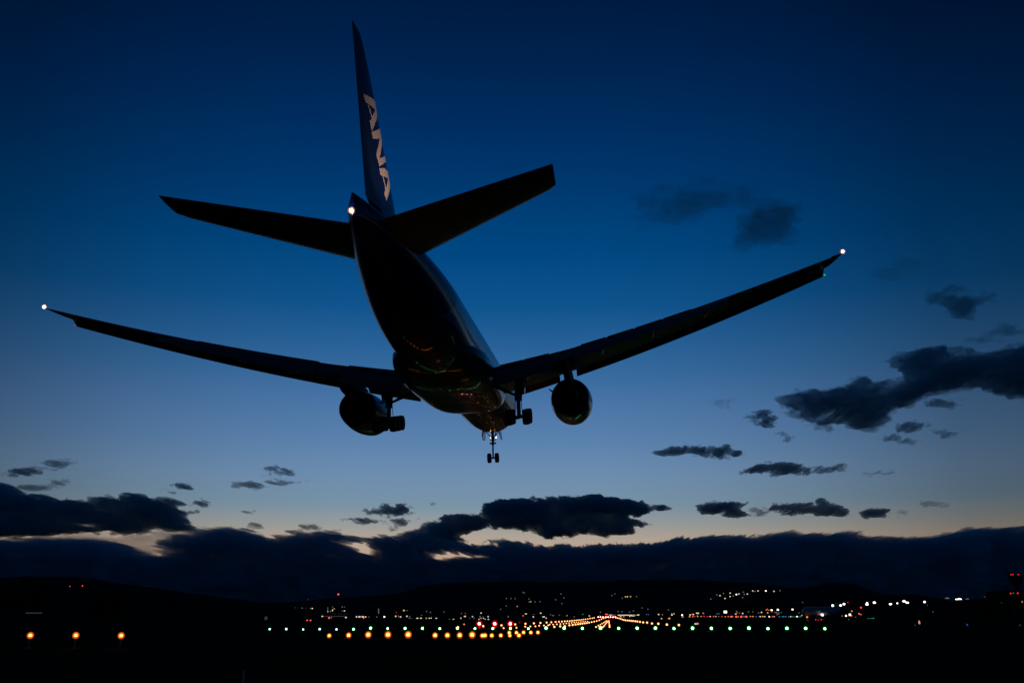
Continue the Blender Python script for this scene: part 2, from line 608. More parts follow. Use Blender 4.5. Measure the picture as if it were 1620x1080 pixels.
for side in (1, -1):
    # main wing panel: to 80 % chord up to the aileron end, then the raked tip
    bm = bmesh.new()
    Y_ = [0, 2, 3.6, 5, 7, 8.8, 10, 12, 14.5, 17, 19.5, 22, 24.5, 26.5, 28.2, 29.45]
    loft(bm, [place_foil(foil(tc_(y), 0, .8), side, y, LE(y), TE(y) - LE(y), WZ(y), inc(y)) for y in Y_])
    wing = mesh_obj('wing', bm, M['grey'], plane, True, 35)
    bm = bmesh.new()
    tip = [(29.455, LE(29.45) + .1, TE(29.45)), (29.75, LE(29.7) + .35, TE(29.5) + .1), (30.0, 40.75, 42.3), (30.12, 41.5, 42.34), (30.22, 42.0, 42.36)]
    loft(bm, [place_foil(foil(.09), side, y, a, c - a, WZ(y), inc(y)) for y, a, c in tip])
    mesh_obj('wing_tip', bm, M['grey'], wing, True, 40)
    # strobe at the wing tip
    st = B(42.4, side * 30.22, WZ(30.45) + .02)
    bm = bmesh.new()
    ball(bm, st, .085, 0, 16, 10)
    mesh_obj('strobe_light', bm, strobe_core, wing, True)
    bm = bmesh.new()
    ball(bm, st, .19, 0, 20, 12)
    mesh_obj('strobe_halo', bm, strobe_glow, wing, True)
    bm = bmesh.new()
    ball(bm, B(LE(29.4) - .1, side * 29.55, WZ(29.4) - .42), .075, 0, 8, 6)
    mesh_obj('navigation_light', bm, emit('nav_green' if side > 0 else 'nav_red', (.05, .9, .25) if side > 0 else (1, .08, .03), 0.5 if side > 0 else .3), wing, True)

    # trailing edge devices
    def flap(name, y0, y1, chord, drop, aft, ang, n=4, mat='flap', tcf=.13):
        bm = bmesh.new()
        L = []
        for i in range(n + 1):
            y = lerp(y0, y1, i / n)
            c = TE(y) - LE(y)
            hinge = local_wing(side, y, .8, 0)
            fc = chord * c if chord < 1 else chord
            s0 = 30 - hinge.y + aft
            L.append(place_foil(foil(tcf), side, y, s0 - .3 * fc * (1 - math.cos(ang)) * 0, fc, hinge.z - drop - math.sin(ang) * .3 * fc, inc(y) + ang))
        loft(bm, L)
        return mesh_obj(name, bm, M[mat], wing, True, 40)
    flap('flap', 3.75, 8.6, .26, .1, .25, rad(30))
    flap('flaperon', 8.75, 10.3, .23, .08, .1, rad(20), 2)
    flap('flap', 10.45, 22.2, .25, .07, .18, rad(26), 6)
    flap('aileron', 22.35, 29.2, .22, .0, .0, rad(6), 3)
    # spoiler panels lie flush on top of the wing
    for y0, y1 in ((4.2, 6.1), (6.25, 8.3), (11, 13), (13.15, 15.2), (15.35, 17.4), (17.55, 19.6)):
        bm = bmesh.new()
        L = []
        for i in range(3):
            y = lerp(y0, y1, i / 2)
            up = foil(tc_(y), 0, .8)
            pts = [(.66, .0), (.805, .0)]
            yt = [next(z for x, z in sorted(up, key=lambda q: abs(q[0] - .66)) if z > 0), next(z for x, z in sorted(up, key=lambda q: abs(q[0] - .8)) if z > 0)]
            sec = [(.66, yt[0] + .012), (.81, yt[1] + .006), (.81, yt[1] - .004), (.66, yt[0] - .01)]
            L.append(place_foil(sec, side, y, LE(y), TE(y) - LE(y), WZ(y), inc(y)))
        loft(bm, L)
        mesh_obj('spoiler', bm, M['flap'], wing)
    # leading edge slats, run out and drooped
    for y0, y1 in ((4.6, 8.75), (10.3, 13.9), (13.905, 17.5), (17.505, 21.1), (21.105, 24.8), (24.805, 29.42)):
        bm = bmesh.new()
        L = []
        for i in range(4):
            y = lerp(y0, y1, i / 3)
            c = TE(y) - LE(y)
            p = local_wing(side, y, -.03 - .15 / c, -.012 - .31 / c)
            L.append(place_foil(foil(.22, camber=.06), side, y, 30 - p.y - .03 * c, .07 * c + .64, p.z - .012 * c, inc(y) - rad(27)))
        loft(bm, L)
        mesh_obj('slat', bm, M['grey'], wing, True, 40)
    # flap track fairings
    for y, l, r in ((6.3, 4.4, .34), (12.6, 3.8, .3), (16.6, 3.4, .27), (20.6, 3.0, .24)):
        bm = bmesh.new()
        p = local_wing(side, y, .86, -.045)
        L = []
        for i in range(13):
            u = i / 12
            rr = r * (math.sin(math.pi * min(1, u * 1.06 + .02)) ** .6 if u < .94 else .25)
            cx = p + Vector((0, (.62 - u) * l, -.12 - .75 * max(0, u - .45) ** 1.3))
            L.append([cx + Vector((rr * .7 * math.cos(2 * math.pi * k / 14), 0, rr * 1.25 * math.sin(2 * math.pi * k / 14))) for k in range(14)])
        loft(bm, L)
        mesh_obj('flap_track_fairing', bm, M['grey'], wing, True, 50)

    # engine
    ex, ez = side * 9.61, -3.2
    eng = empty('engine', (0, 0, 0), plane)

    def rev(prof, mat, name, n=48, parent=eng):
        bm = bmesh.new()
        L = [[B(s, ex + r * math.cos(2 * math.pi * k / n), ez + r * math.sin(2 * math.pi * k / n)) for k in range(n)] for s, r in prof]
        loft(bm, L, cap=False)
        return mesh_obj(name, bm, mat, parent, True, 60)
    rev([(21.3, 1.76), (22.2, 1.86), (23.6, 1.9), (25.0, 1.85), (26.3, 1.71), (27.1, 1.58), (27.12, 1.53), (26, 1.5), (25, 1.48), (24.2, 1.45)],
        M['nacelle'], 'nacelle')
    rev([(22.6, 1.42), (21.6, 1.46), (21.0, 1.54), (20.88, 1.62), (21.0, 1.7), (21.3, 1.758)], M['lip'], 'inlet_lip')
    rev([(22.6, 1.43), (23.2, 1.4), (23.25, .05)], M['engine_dark'], 'fan')
    rev([(22.2, .02), (22.6, .25), (23.2, .42)], M['engine_dark'], 'spinner', 24)
    rev([(24.3, 1.46), (24.4, 1.0), (25.5, 1.08), (27, 1.0), (28.3, .72), (28.9, .56), (28.92, .52), (28.2, .5)], M['engine_dark'], 'core_cowl')
    rev([(28.2, .48), (28.7, .36), (29.3, .2), (29.9, .03)], M['engine_dark'], 'exhaust_plug', 24)
    bm = bmesh.new()
    a = rad(33)
    k = -side
    L = []
    for s, hgt in ((22.6, .02), (23.1, .32), (23.7, .5), (24.1, .5), (24.15, .02)):
        dx, dz = k * math.cos(a), math.sin(a)
        c0 = B(s, ex + dx * 1.9, ez + dz * 1.9)
        c1 = B(s, ex + dx * (1.93 + hgt), ez + dz * (1.93 + hgt))
        nrm = Vector((-dz, 0, dx)) * .02
        L.append([c0 - nrm, c0 + nrm, c1 + nrm, c1 - nrm])
    loft(bm, L)
    mesh_obj('strake', bm, M['nacelle'], eng)
    bm = bmesh.new()
    L = []
    for s, zt, zb, w in ((22.2, -1.32, -1.5, .12), (23.5, -.95, -1.6, .26), (25.5, -.72, -1.9, .36), (27.3, -.62, -2.4, .4), (29, -.7, -2.55, .4), (31, -.8, -2.3, .36), (33.4, -.9, -1.7, .16)):
        L.append([B(s, ex + w * .6, zt), B(s, ex + w, (zt + zb) / 2), B(s, ex + w * .7, zb), B(s, ex - w * .7, zb), B(s, ex - w, (zt + zb) / 2), B(s, ex - w * .6, zt)])
    loft(bm, L)
    mesh_obj('pylon', bm, M['pylon'], eng, True, 40)

    # tailplane
    bm = bmesh.new()
    L = []
    for y in (.6, 1.6, 3, 5, 7, 9, 10.3, 10.62, 10.75):
        le = 53.9 + (y - 1.2) * .645 + (max(0, y - 10.4) * .7)
        te = 60.75 + (y - 1.2) * .235
        L.append(place_foil(foil(.10, 0, .99, camber=-.005), side, y, le, te - le, 1.38 + (y - 1) * .158, rad(-1.5)))
    loft(bm, L)
    mesh_obj('tailplane', bm, M['grey'], plane, True, 40)

# fin, built flat in the s-z plane with a foil thickness
def fin_le(z):
    pts = [(2.2, 48.0), (2.9, 50.2), (3.5, 52.0), (4.4, 53.35), (6, 54.8), (8, 56.6), (10, 58.4), (11.6, 59.85), (12.2, 60.45), (12.55, 61.1)]
    for (a, x), (b, y) in zip(pts, pts[1:]):
        if z <= b:
            return lerp(x, y, (z - a) / (b - a)) - .25 * max(0, min(1, (z - 3) / 1.5, (11.8 - z) / 1.0))
    return pts[-1][1]


def fin_te(z):
    return 59.75 + (z - 2.3) * .308


def fin_loop(z, x0, x1, tcf=.1):
    le, te = fin_le(z), fin_te(z)
    c = te - le
    th = lerp(.105, .09, (z - 2.2) / 10.4)
    return [B(le + x * c, yy_ * c, z) for x, yy_ in foil(th, x0, x1, 14, 0)]


zs_ = [2.2, 2.6, 2.9, 3.3, 3.8, 4.4, 5.2, 6, 7, 8, 9, 10, 11, 11.6, 12, 12.3, 12.55]
bm = bmesh.new()
loft(bm, [fin_loop(z, 0, .70) for z in zs_])
fin = mesh_obj('fin', bm, M['fin'], plane, True, 40)
bm = bmesh.new()
loft(bm, [fin_loop(z, .705, 1.0) for z in zs_[3:]])
mesh_obj('rudder', bm, M['rudder'], fin, True, 40)


def fin_half(s, z):
    le, te = fin_le(z), fin_te(z)
    c = te - le
    x = (s - le) / c
    th = lerp(.105, .09, (z - 2.2) / 10.4)
    x = min(max(x, 0), 1)
    return 5 * th * c * (.2969 * math.sqrt(x) - .126 * x - .3516 * x * x + .2843 * x ** 3 - .1036 * x ** 4)


LET = [   # (outline, holes) in metres aft of the nose and above the centreline
    ([(60.92, 9.09), (58.55, 9.86), (58.28, 9.88), (58.05, 9.6), (57.95, 9.22), (59.32, 7.5), (59.76, 7.94), (59.36, 8.26), (60.14, 8.83), (60.47, 8.76)],
     [(59.99, 8.9), (58.65, 9.2), (59.3, 8.46)]),
    ([(59.44, 7.4), (57.2, 8.74), (56.98, 8.45), (57.0, 8.0), (57.83, 6.46), (56.1, 7.45), (55.95, 7.12), (57.9, 5.89), (58.52, 6.4), (57.78, 7.73), (59.13, 7.1)], None),
    ([(57.95, 5.78), (56.9, 6.25), (55.5, 6.64), (55.2, 6.3), (55.35, 5.6), (56.51, 4.26), (56.93, 4.62), (56.68, 4.92), (57.28, 5.55), (57.71, 5.44)],
     [(57.07, 5.62), (55.95, 5.97), (56.51, 5.1)]),
]


def letter_mesh(outline, hole, side):
    """rasterise the letter on a fine grid so it follows the curved skin as one raised sheet"""
    bm = bmesh.new()
    allp = outline
    s0, s1 = min(p[0] for p in allp), max(p[0] for p in allp)
    z0, z1 = min(p[1] for p in allp), max(p[1] for p in allp)

    def inside(q, s, z):
        c = False
        for i in range(len(q)):
            (a, b), (c1, d1) = q[i], q[i - 1]
            if (b > z) != (d1 > z) and s < (c1 - a) * (z - b) / (d1 - b) + a:
                c = not c
        return c
    h = .03
    V = {}
    for i in range(int((s1 - s0) / h) + 1):
        for j in range(int((z1 - z0) / h) + 1):
            s, z = s0 + (i + .5) * h, z0 + (j + .5) * h
            if inside(outline, s, z) and not (hole and inside(hole, s, z)):
                vs = []
                for a, b in ((i, j), (i + 1, j), (i + 1, j + 1), (i, j + 1)):
                    if (a, b) not in V:
                        s_, z_ = s0 + a * h, z0 + b * h
                        V[(a, b)] = bm.verts.new(B(s_, side * (fin_half(s_, z_) + .012), z_))
                    vs.append(V[(a, b)])
                bm.faces.new(vs)
    bmesh.ops.smooth_vert(bm, verts=[v for v in bm.verts if v.is_boundary], factor=.5, use_axis_x=False, use_axis_y=True, use_axis_z=True)
    bmesh.ops.smooth_vert(bm, verts=[v for v in bm.verts if v.is_boundary], factor=.5, use_axis_x=False, use_axis_y=True, use_axis_z=True)
    return bm


for side in (1, -1):
    for q in LET:
        o = mesh_obj('letter', letter_mesh(q[0], q[1], side), M['letter'], fin, True)

# warm logo lamps under the fin, on the tailplane
for side in (1, -1):
    ld = bpy.data.lights.new('logo_lamp', 'SPOT')
    ld.energy = 700
    ld.color = (1, .56, .34)
    ld.spot_size = rad(62)
    ld.spot_blend = .8
    ld.shadow_soft_size = .06
    lo = bpy.data.objects.new('logo_lamp', ld)
    C.objects.link(lo)
    lo.parent = plane
    p = B(57.6, side * 5.2, 2.45)
    tgt = B(57.4, 0, 7.2)
    lo.location = p
    lo.rotation_euler = (tgt - p).to_track_quat('-Z', 'Y').to_euler()

# tail light
bm = bmesh.new()
ball(bm, B(62.95, 0, 1.25), .085)
mesh_obj('tail_light', bm, emit('tail_light_white', (1, .82, .5), 55, True), plane, True)
bm = bmesh.new()
ball(bm, B(62.95, 0, 1.25), .19, 0, 16, 10)  # glow sphere put round the tail light as imitated bloom
mesh_obj('tail_light_globe', bm, bloom_halo('tail_halo', (1, .38, .06), 3), plane, True)


# landing gear
def wheel(parent, c, r, w):
    bm = bmesh.new()
    prof = [(-.5, .55), (-.5, .86), (-.42, .96), (-.25, 1.0), (.25, 1.0), (.42, .96), (.5, .86), (.5, .55)]
    n = 28
    L = [[Vector(c) + Vector((u * w, r * q * math.cos(2 * math.pi * k / n), r * q * math.sin(2 * math.pi * k / n))) for k in range(n)] for u, q in prof]
    loft(bm, L, cap=False)
    t_ = mesh_obj('wheel', bm, M['tyre'], parent, True, 50)
    bm = bmesh.new()
    tube(bm, Vector(c) - Vector((w * .4, 0, 0)), Vector(c) + Vector((w * .4, 0, 0)), r * .56, n=20)
    mesh_obj('rim', bm, M['rim'], parent)
    return t_


for side in (1, -1):
    gx = side * 5.49
    zb = -5.5
    bm = bmesh.new()
    top = B(31.3, gx + side * .1, -1.5)
    mid = B(31.75, gx, -4.0)
    bot = B(31.85, gx, zb)
    tube(bm, top, mid, .38, .3, 16)
    tube(bm, mid, bot, .17, .17, 14)
    tube(bm, mid + Vector((0, 0, .08)), mid - Vector((0, 0, .12)), .31, .31, 16)
    tube(bm, B(30.6, gx, -1.5), B(32.4, gx, -1.5), .2, .2, 12)
    # torque links
    tube(bm, mid + Vector((0, -.25, -.05)), B(32.55, gx, -4.75), .07, .06, 8)
    tube(bm, B(32.55, gx, -4.75), bot + Vector((0, -.2, .2)), .06, .07, 8)
    # truck beam, heel low
    tilt = rad(10)

    def truck(u, x=0., z=0.):
        return B(31.85, gx + x, zb) + Vector((0, -u * math.cos(tilt), -u * math.sin(tilt) + z))
    tube(bm, truck(-1.65), truck(1.65), .17, .17, 12)
    for u in (-1.45, 0, 1.45):
        tube(bm, truck(u, -.95), truck(u, .95), .09, .09, 10)
    tube(bm, mid + Vector((.22, .1, .2)), truck(-.9, .2, .2), .03, .03, 6)
    tube(bm, mid + Vector((-.25, 0, 1.2)), truck(.3, -.3, .15), .03, .03, 6)
    g = mesh_obj('main_landing_gear', bm, M['gear'], plane, True, 35)
    for u in (-1.45, 0, 1.45):
        for x in (-.7, .7):
            wheel(g, truck(u, x), .64, .52)
    for s_ in (30.4, 31.5):
        bm = bmesh.new()
        tube(bm, B(s_ - .5, side * 2.9, -2.3), B(31.6, gx - side * .2, -3.65), .12, .1, 10)
        tube(bm, B(31.6, gx - side * .2, -3.65), B(31.7, gx, -3.5), .12, .12, 10)
        mesh_obj('side_brace', bm, M['gear'], g, True, 35)
    bm = bmesh.new()
    tube(bm, B(28.6, gx, -1.7), B(31.6, gx, -3.7), .1, .09, 10)
    mesh_obj('drag_brace', bm, M['gear'], g, True, 35)
    bm = bmesh.new()
    x0 = gx + side * .55
    L = []
    for s_, z0_, z1_ in ((30.4, -1.6, -2.7), (31.2, -1.55, -3.5), (32.1, -1.55, -3.55), (32.5, -1.6, -2.9)):
        L.append([B(s_, x0 + side * .1, z0_), B(s_, x0 + side * .16, z0_), B(s_, x0 - side * .02, z1_), B(s_, x0 - side * .08, z1_)])
    loft(bm, L)
    mesh_obj('gear_door', bm, M['door'], g)

bm = bmesh.new()
tube(bm, B(5.7, 0, -2.7), B(5.95, 0, -4.55), .15, .14, 14)
tube(bm, B(5.95, 0, -4.5), B(6.1, 0, -5.95), .09, .09, 12)
tube(bm, B(6.1, -.55, -5.98), B(6.1, .55, -5.98), .09, .09, 10)
tube(bm, B(5.9, -.35, -4.35), B(5.9, .35, -4.35), .09, .09, 10)
tube(bm, B(5.9, -.32, -4.0), B(5.9, .32, -4.0), .05, .05, 8)
tube(bm, B(4.6, -.3, -2.8), B(5.85, 0, -4.2), .06, .06, 8)
tube(bm, B(4.6, .3, -2.8), B(5.85, 0, -4.2), .06, .06, 8)
tube(bm, B(5.9, -.75, -3.0), B(5.9, 0, -3.9), .05, .05, 8)
tube(bm, B(5.9, .75, -3.0), B(5.9, 0, -3.9), .05, .05, 8)
tube(bm, B(6.1, 0, -4.6), B(6.45, 0, -5.1), .05, .05, 8)
tube(bm, B(6.45, 0, -5.1), B(6.15, 0, -5.6), .05, .05, 8)
ng = mesh_obj('nose_landing_gear', bm, M['gear'], plane, True, 35)
for x in (-.42, .42):
    wheel(ng, B(6.1, x, -5.98), .54, .4)
for side in (1, -1):
    bm = bmesh.new()
    L = [[B(s_, side * .82, -2.9), B(s_, side * .87, -2.9), B(s_, side * 1.0, z1_), B(s_, side * .95, z1_)] for s_, z1_ in ((5.0, -3.9), (6.2, -4.05), (7.2, -3.95), (7.5, -3.5))]
    loft(bm, L)
    mesh_obj('gear_door', bm, M['door'], ng)
tl = emit('taxi_light_lens', (1, .6, .25), 12, True)
for x in (-.3, .3):
    bm = bmesh.new()
    tube(bm, B(5.3, x, -3.6), B(5.15, x, -3.6), .05, .06, 12)
    mesh_obj('taxi_light', bm, tl, ng)

# ------------------------------------------------------------------ airfield lights
KINDS = {}


def lamp_kind(key, core_col, core_s, halo_col, halo_s, sampled=True):
    KINDS[key] = (emit(key + '_bulb', core_col, core_s, sampled), halo_col, halo_s, {})


lamp_kind('amber', (1, .43, .08), 4.5, (1, .15, .004), 1.2)
lamp_kind('amber_soft', (1, .42, .1), 3.0, (1, .12, .01), 1.3)
lamp_kind('green', (.28, 1, .42), 15, (.0, .85, .07), .5)
lamp_kind('green_pale', (.55, .95, .9), 5, (.05, .6, .3), .3)
lamp_kind('red', (1, .3, .25), 16, (1, .005, .01), .9)
lamp_kind('white', (1, .46, .17), 3.2, (1, .18, .02), .4)
PROTO = {}


def lamp_proto(kind, r_core, r_halo, hz, parts):
    """a small airfield lamp: base plate, stem, housing, bulb inside an added bloom halo"""
    key = (kind, r_core, r_halo, hz)
    if key in PROTO:
        return PROTO[key]
    bulb, hcol, hpeak, cache = KINDS[kind]
    st_ = round(hpeak / (2 * r_halo), 1 if r_halo < .5 else 2)
    if st_ not in cache:
        cache[st_] = bloom_halo(kind + '_globe', hcol, st_)
    gl = cache[st_]
    bm = bmesh.new()
    tube(bm, (0, 0, 0), (0, 0, .04), .16, .16, 12)
    tube(bm, (0, 0, .03), (0, 0, hz - r_core * 1.1), .035, .03, 8)
    tube(bm, (0, 0, hz - r_core * 1.35), (0, 0, hz - r_core * .8), r_core * .5, r_core * .8, 10)
    me_stem = bpy.data.meshes.new('stem')
    bm.to_mesh(me_stem)
    bm.free()
    me_stem.materials.append(M['pole'])
    bm = bmesh.new()
    ball(bm, (0, 0, hz), r_core, 0, 12, 8)
    me_b = bpy.data.meshes.new('bulb')
    bm.to_mesh(me_b)
    bm.free()
    me_b.materials.append(bulb)
    bm = bmesh.new()
    ball(bm, (0, 0, hz), r_halo, 0, 14, 10)  # glowing sphere added round the bulb in place of lens bloom
    me_g = bpy.data.meshes.new('bloom_halo')
    bm.to_mesh(me_g)
    bm.free()
    me_g.materials.append(gl)
    for me in (me_b, me_g):
        for p in me.polygons:
            p.use_smooth = True
    PROTO[key] = (me_stem, me_b, me_g)
    return PROTO[key]


def place_lamp(name, kind, px, py, dist, r_core_px, r_halo_px, label, cat, group, hz=None):
    """dist: distance along +Y; the lamp head is at the photo pixel, its foot on the ground"""
    p = at(px, py, dist)
    ppm = dist / F
    rc, rh = round(r_core_px * ppm, 3), round(r_halo_px * ppm, 3)
    hz = max(p.z, rh * 1.05 + .02)
    hz = round(hz, 2)
    me = lamp_proto(kind, rc, rh, hz, True)
    root = bpy.data.objects.new(name, me[0])
    root.location = (p.x, p.y, 0)
    C.objects.link(root)
    for n_, m_ in (('bulb', me[1]), ('bloom_halo', me[2])):
        o = bpy.data.objects.new(n_, m_)
        C.objects.link(o)
        o.parent = root
    props(root, label, cat, group)
    return root


# three near amber lamps on the left
for i, (px, py, k, lab) in enumerate([(48, 1004.5, 'amber_soft', 'dim orange approach lamp, leftmost of the three at the left edge of the field'),
                                      (120, 1004.3, 'amber_soft', 'orange approach lamp, middle of the three at the left edge of the field'),
                                      (191.7, 1004.7, 'amber_soft', 'brightest orange approach lamp of the three at the left, nearest the row of green lights')]):
    place_lamp('approach_light', k, px, py, 62, 2.6, 5.4, lab, 'approach light', 'big orange approach lights at the left')
# amber row in front of the threshold
for px, py, rc in [(520.8, 1005, 1.9), (551.5, 1005.2, 2.2), (582.5, 1005, 2.6), (613.7, 1005, 2.7), (645.7, 1005, 2.8), (688.3, 1005, 2.3),
                   (707.8, 1005, 2.3), (727.3, 1004.8, 2.4), (747, 1004.5, 2.7), (763, 1004.7, 1.9), (767.2, 1004.4, 2.0), (778, 1004.5, 1.9),
                   (792.3, 1004.5, 1.8), (806.7, 1004.7, 1.6), (821, 1004.5, 1.9)]:
    place_lamp('approach_light', 'amber', px, py, 92, rc, rc * 2.0,
               'bright orange approach light in the long front row before the runway', 'approach light', 'front row of orange approach lights')
for px, py in [(805.7, 1000), (817, 1000), (828.3, 999.7), (839.8, 999.8), (851, 999.7)]:
    place_lamp('approach_light', 'amber', px, py, 110, 1.7, 3.3,
               'orange approach light in the short second row just behind the front row', 'approach light', 'short second row of orange approach lights')
# green threshold bar
GREEN = [(426, 1004.3), (452.3, 1004), (479, 1003.7), (505.3, 1002.3), (532, 1001), (559, 999.6), (586, 998.4), (613.2, 997.7), (640.7, 997.3),
         (668.2, 996.8), (695.7, 996.3), (723.5, 996), (751.3, 995.5), (779.5, 994.8), (807.5, 994.3), (835.8, 993.8), (864, 993.3), (892.5, 993.4),
         (921.3, 993.5), (950, 993.5), (978.8, 993.6), (1008, 993.8), (1037, 994), (1066.3, 994), (1095.8, 994), (1125.5, 994.2), (1155.2, 994.6),
         (1185, 995), (1215, 995), (1245, 995), (1274.7, 995), (1305, 995)]
for i, (px, py) in enumerate(GREEN):
    pale = i < 5
    if i == 0:
        lab = 'small pale green threshold light, leftmost of the green row'
    elif i == len(GREEN) - 1:
        lab = 'green threshold light at the right end of the green row, below the parked airliner'
    elif pale:
        lab = 'small pale green threshold light at the dim left end of the green row'
    elif px < 850:
        lab = 'green threshold light just above the orange approach lights'
    else:
        lab = 'green threshold light on the open ground right of the orange approach lights'
    dist = 140 if i < 6 else 148
    r = (1.25 if pale else (1.42 if px < 860 else 1.7)) * (1 + .09 * math.sin(i * 2.4))
    place_lamp('threshold_light', 'green_pale' if pale else 'green', px, py, dist, r, r * 1.9, lab, 'threshold light', 'row of green threshold lights')
# three red lamps
for i, (px, py) in enumerate([(758.3, 986), (782.7, 986), (807.3, 986)]):
    place_lamp('warning_light', 'red', px, py, 175, 2.0, 5.0,
               ['left', 'middle', 'right'][i] + ' one of the three bright red lights behind the green row', 'warning light', 'three red lights left of the runway')
    bm = bmesh.new()
    p = at(px, 992.5, 174)
    box(bm, -.16, .16, -.06, .06, 0.0, .55)  # added glowing panel standing in for the red lamp's reflection
    o = mesh_obj('red_reflection_panel', bm, emit('red_reflection', (1, .0, .01), .75), None)
    o.location = (p.x, p.y, max(.05, p.z - .3))
    props(o, 'small glowing panel imitating the red reflection under the ' + ['left', 'middle', 'right'][i] + ' of the three red lights', 'reflection panel', 'glowing reflection panels under the three red lights')
# runway edge and centre lights: rows running away from the camera
rows = {
    'left': [(724.5, 991.5), (764.5, 989.8), (793.3, 988.5), (815, 987), (831.3, 986), (844.7, 985.3), (855, 984.7), (864.8, 984.2), (872.2, 983.8), (879, 983.3),
             (884.3, 983), (889, 982.7), (893.5, 982.4), (897.7, 982.1), (901.5, 981.8), (905, 981.5), (908.3, 981.2), (911.5, 980.9), (914.5, 980.6), (917.5, 980.3),
             (920.5, 980), (923.5, 979.7), (926.5, 979.3), (930, 978.9), (933.5, 978.4), (937, 978), (940, 977.5)],
    'inner': [(796.7, 992.8), (817, 992.3), (831, 990.6), (839, 990.3), (847, 990.1), (853, 989), (860.5, 988.7), (867.2, 988.4), (869.5, 987.3), (875, 987.2), (881, 986.8), (886.5, 986.3),
              (891.5, 986), (896, 985.4), (900.3, 984.8), (904.5, 984.4), (908.5, 984), (912, 983.7), (915.5, 983.4), (919, 983), (922.5, 982.8), (926, 982.5), (929.5, 982.4)],
    'second': [(877, 990.8), (886.3, 990), (893.5, 989.8), (900.8, 988.3), (906, 987.7), (910.5, 987), (914.5, 986.6), (918, 986.1), (921.5, 985.7), (925, 985.3), (928.5, 984.7), (932, 984.2),
               (936, 983.4), (940, 982.6), (944, 981.8), (948, 980.7), (951.5, 979.4), (954.5, 978.2), (957.5, 977.4)],
    'right': [(1074, 988), (1055, 987.3), (1041.5, 986), (1031.5, 985.6), (1023.7, 984.3), (1017.5, 984), (1012.5, 983.3), (1008.3, 982.8), (1005, 982.4), (1001.5, 982), (998.5, 981.7),
              (995.5, 981.4), (992.5, 981.2), (989.5, 980.9), (987, 980.5), (984.5, 979.8), (982, 979), (979.5, 978.3), (977, 977.8), (974.5, 977.3)],
    'centre': [(943, 991), (947, 989), (950, 987.3), (952.5, 985.8), (955, 984.3), (957.2, 983), (959.3, 981.8),
               (953.8, 991.2), (955.8, 989.2), (957.5, 987.2), (959, 985.3), (960.4, 983.5), (961.5, 982),
               (964.4, 991), (964.2, 989), (963.9, 987), (963.7, 985), (963.5, 983.2), (963.3, 981.7)],
}
desc = {'left': 'small amber-white light in the upper left row of runway edge lights',
        'inner': 'small amber-white light in the faint middle row left of the runway',
        'second': 'small amber-white light in the lower left row of runway edge lights',
        'right': 'small amber-white light in the runway edge row right of the centre',
        'centre': 'small amber-white light in the short fan of centre lights on the runway'}
for key, L in rows.items():
    for i, (px, py) in enumerate(L):
        dist = max(150, min(1480, (CAMH - .25) * F / max(py - 975, 1.0)))
        sz = max(.85, min(1.7, 1.55 - .012 * i * 3))
        if key == 'inner':
            sz *= .8
        if key == 'centre':
            sz = 1.15 if py > 988 else .85
        if key == 'right' and i < 3:
            sz = 1.6
        place_lamp('runway_light', 'white', px, py, dist, sz * .85, sz * 1.5, desc[key], 'runway light', desc[key].replace('small amber-white light in ', 'runway lights in '))
for px in (946.5, 950, 954, 958.5, 962, 966, 970, 973.5):
    place_lamp('runway_end_light', 'red', px, 977.3, 1480, .7, 1.5, 'small red light in the bar at the far end of the runway', 'runway end light', 'red bar at the far end of the runway')

# ------------------------------------------------------------------ far town: lights and buildings
EM = {
    'w': emit('lit_white', (1, .85, .62), .9), 'W': emit('lit_bright', (1, .86, .68), 3), 'd': emit('lit_dim', (.75, .78, .8), .16),
    'y': emit('lit_yellow', (1, .66, .15), .8), 'r': emit('lit_red', (1, .03, .03), 1.0), 'R': emit('lit_red_bright', (1, .06, .05), 2.2),
    'o': emit('lit_orange', (1, .3, .06), 1.0), 't': emit('lit_teal', (.05, .5, .4), .45), 'b': emit('lit_blue', (.06, .22, 1), .7),
    'p': emit('lit_pink', (1, .35, .32), .7), 'g': emit('lit_grey', (.5, .5, .62), .06), 'D': emit('red_dim', (1, .03, .04), .3),
}


def mast_light(px, py, Y, k, w, h, name, label, cat, group):
    """street or yard light: mast on the ground with a lit head"""
    p = at(px, py, Y)
    u = Y / F
    bm = bmesh.new()
    ww, hh = w * u / 2, h * u / 2
    base = -max(p.z, hh + .3)
    tube(bm, (0, 0, base), (0, 0, 0), .22, .14, 6, 0)
    box(bm, -ww * 1.05, ww * 1.05, -.1, .45, hh, hh + .25, 0)
    # lens: a rounded lit head
    m = Matrix.Diagonal((ww, min(ww, .6), hh, 1))
    ret = bmesh.ops.create_uvsphere(bm, u_segments=10, v_segments=6, radius=1, matrix=m)
    for v in ret['verts']:
        for f in v.link_faces:
            f.material_index = 1
    o = mesh_obj(name, bm, [M['steel'], EM[k]])
    o.location = (p.x, p.y, -base)
    props(o, label, cat, group)
    return o


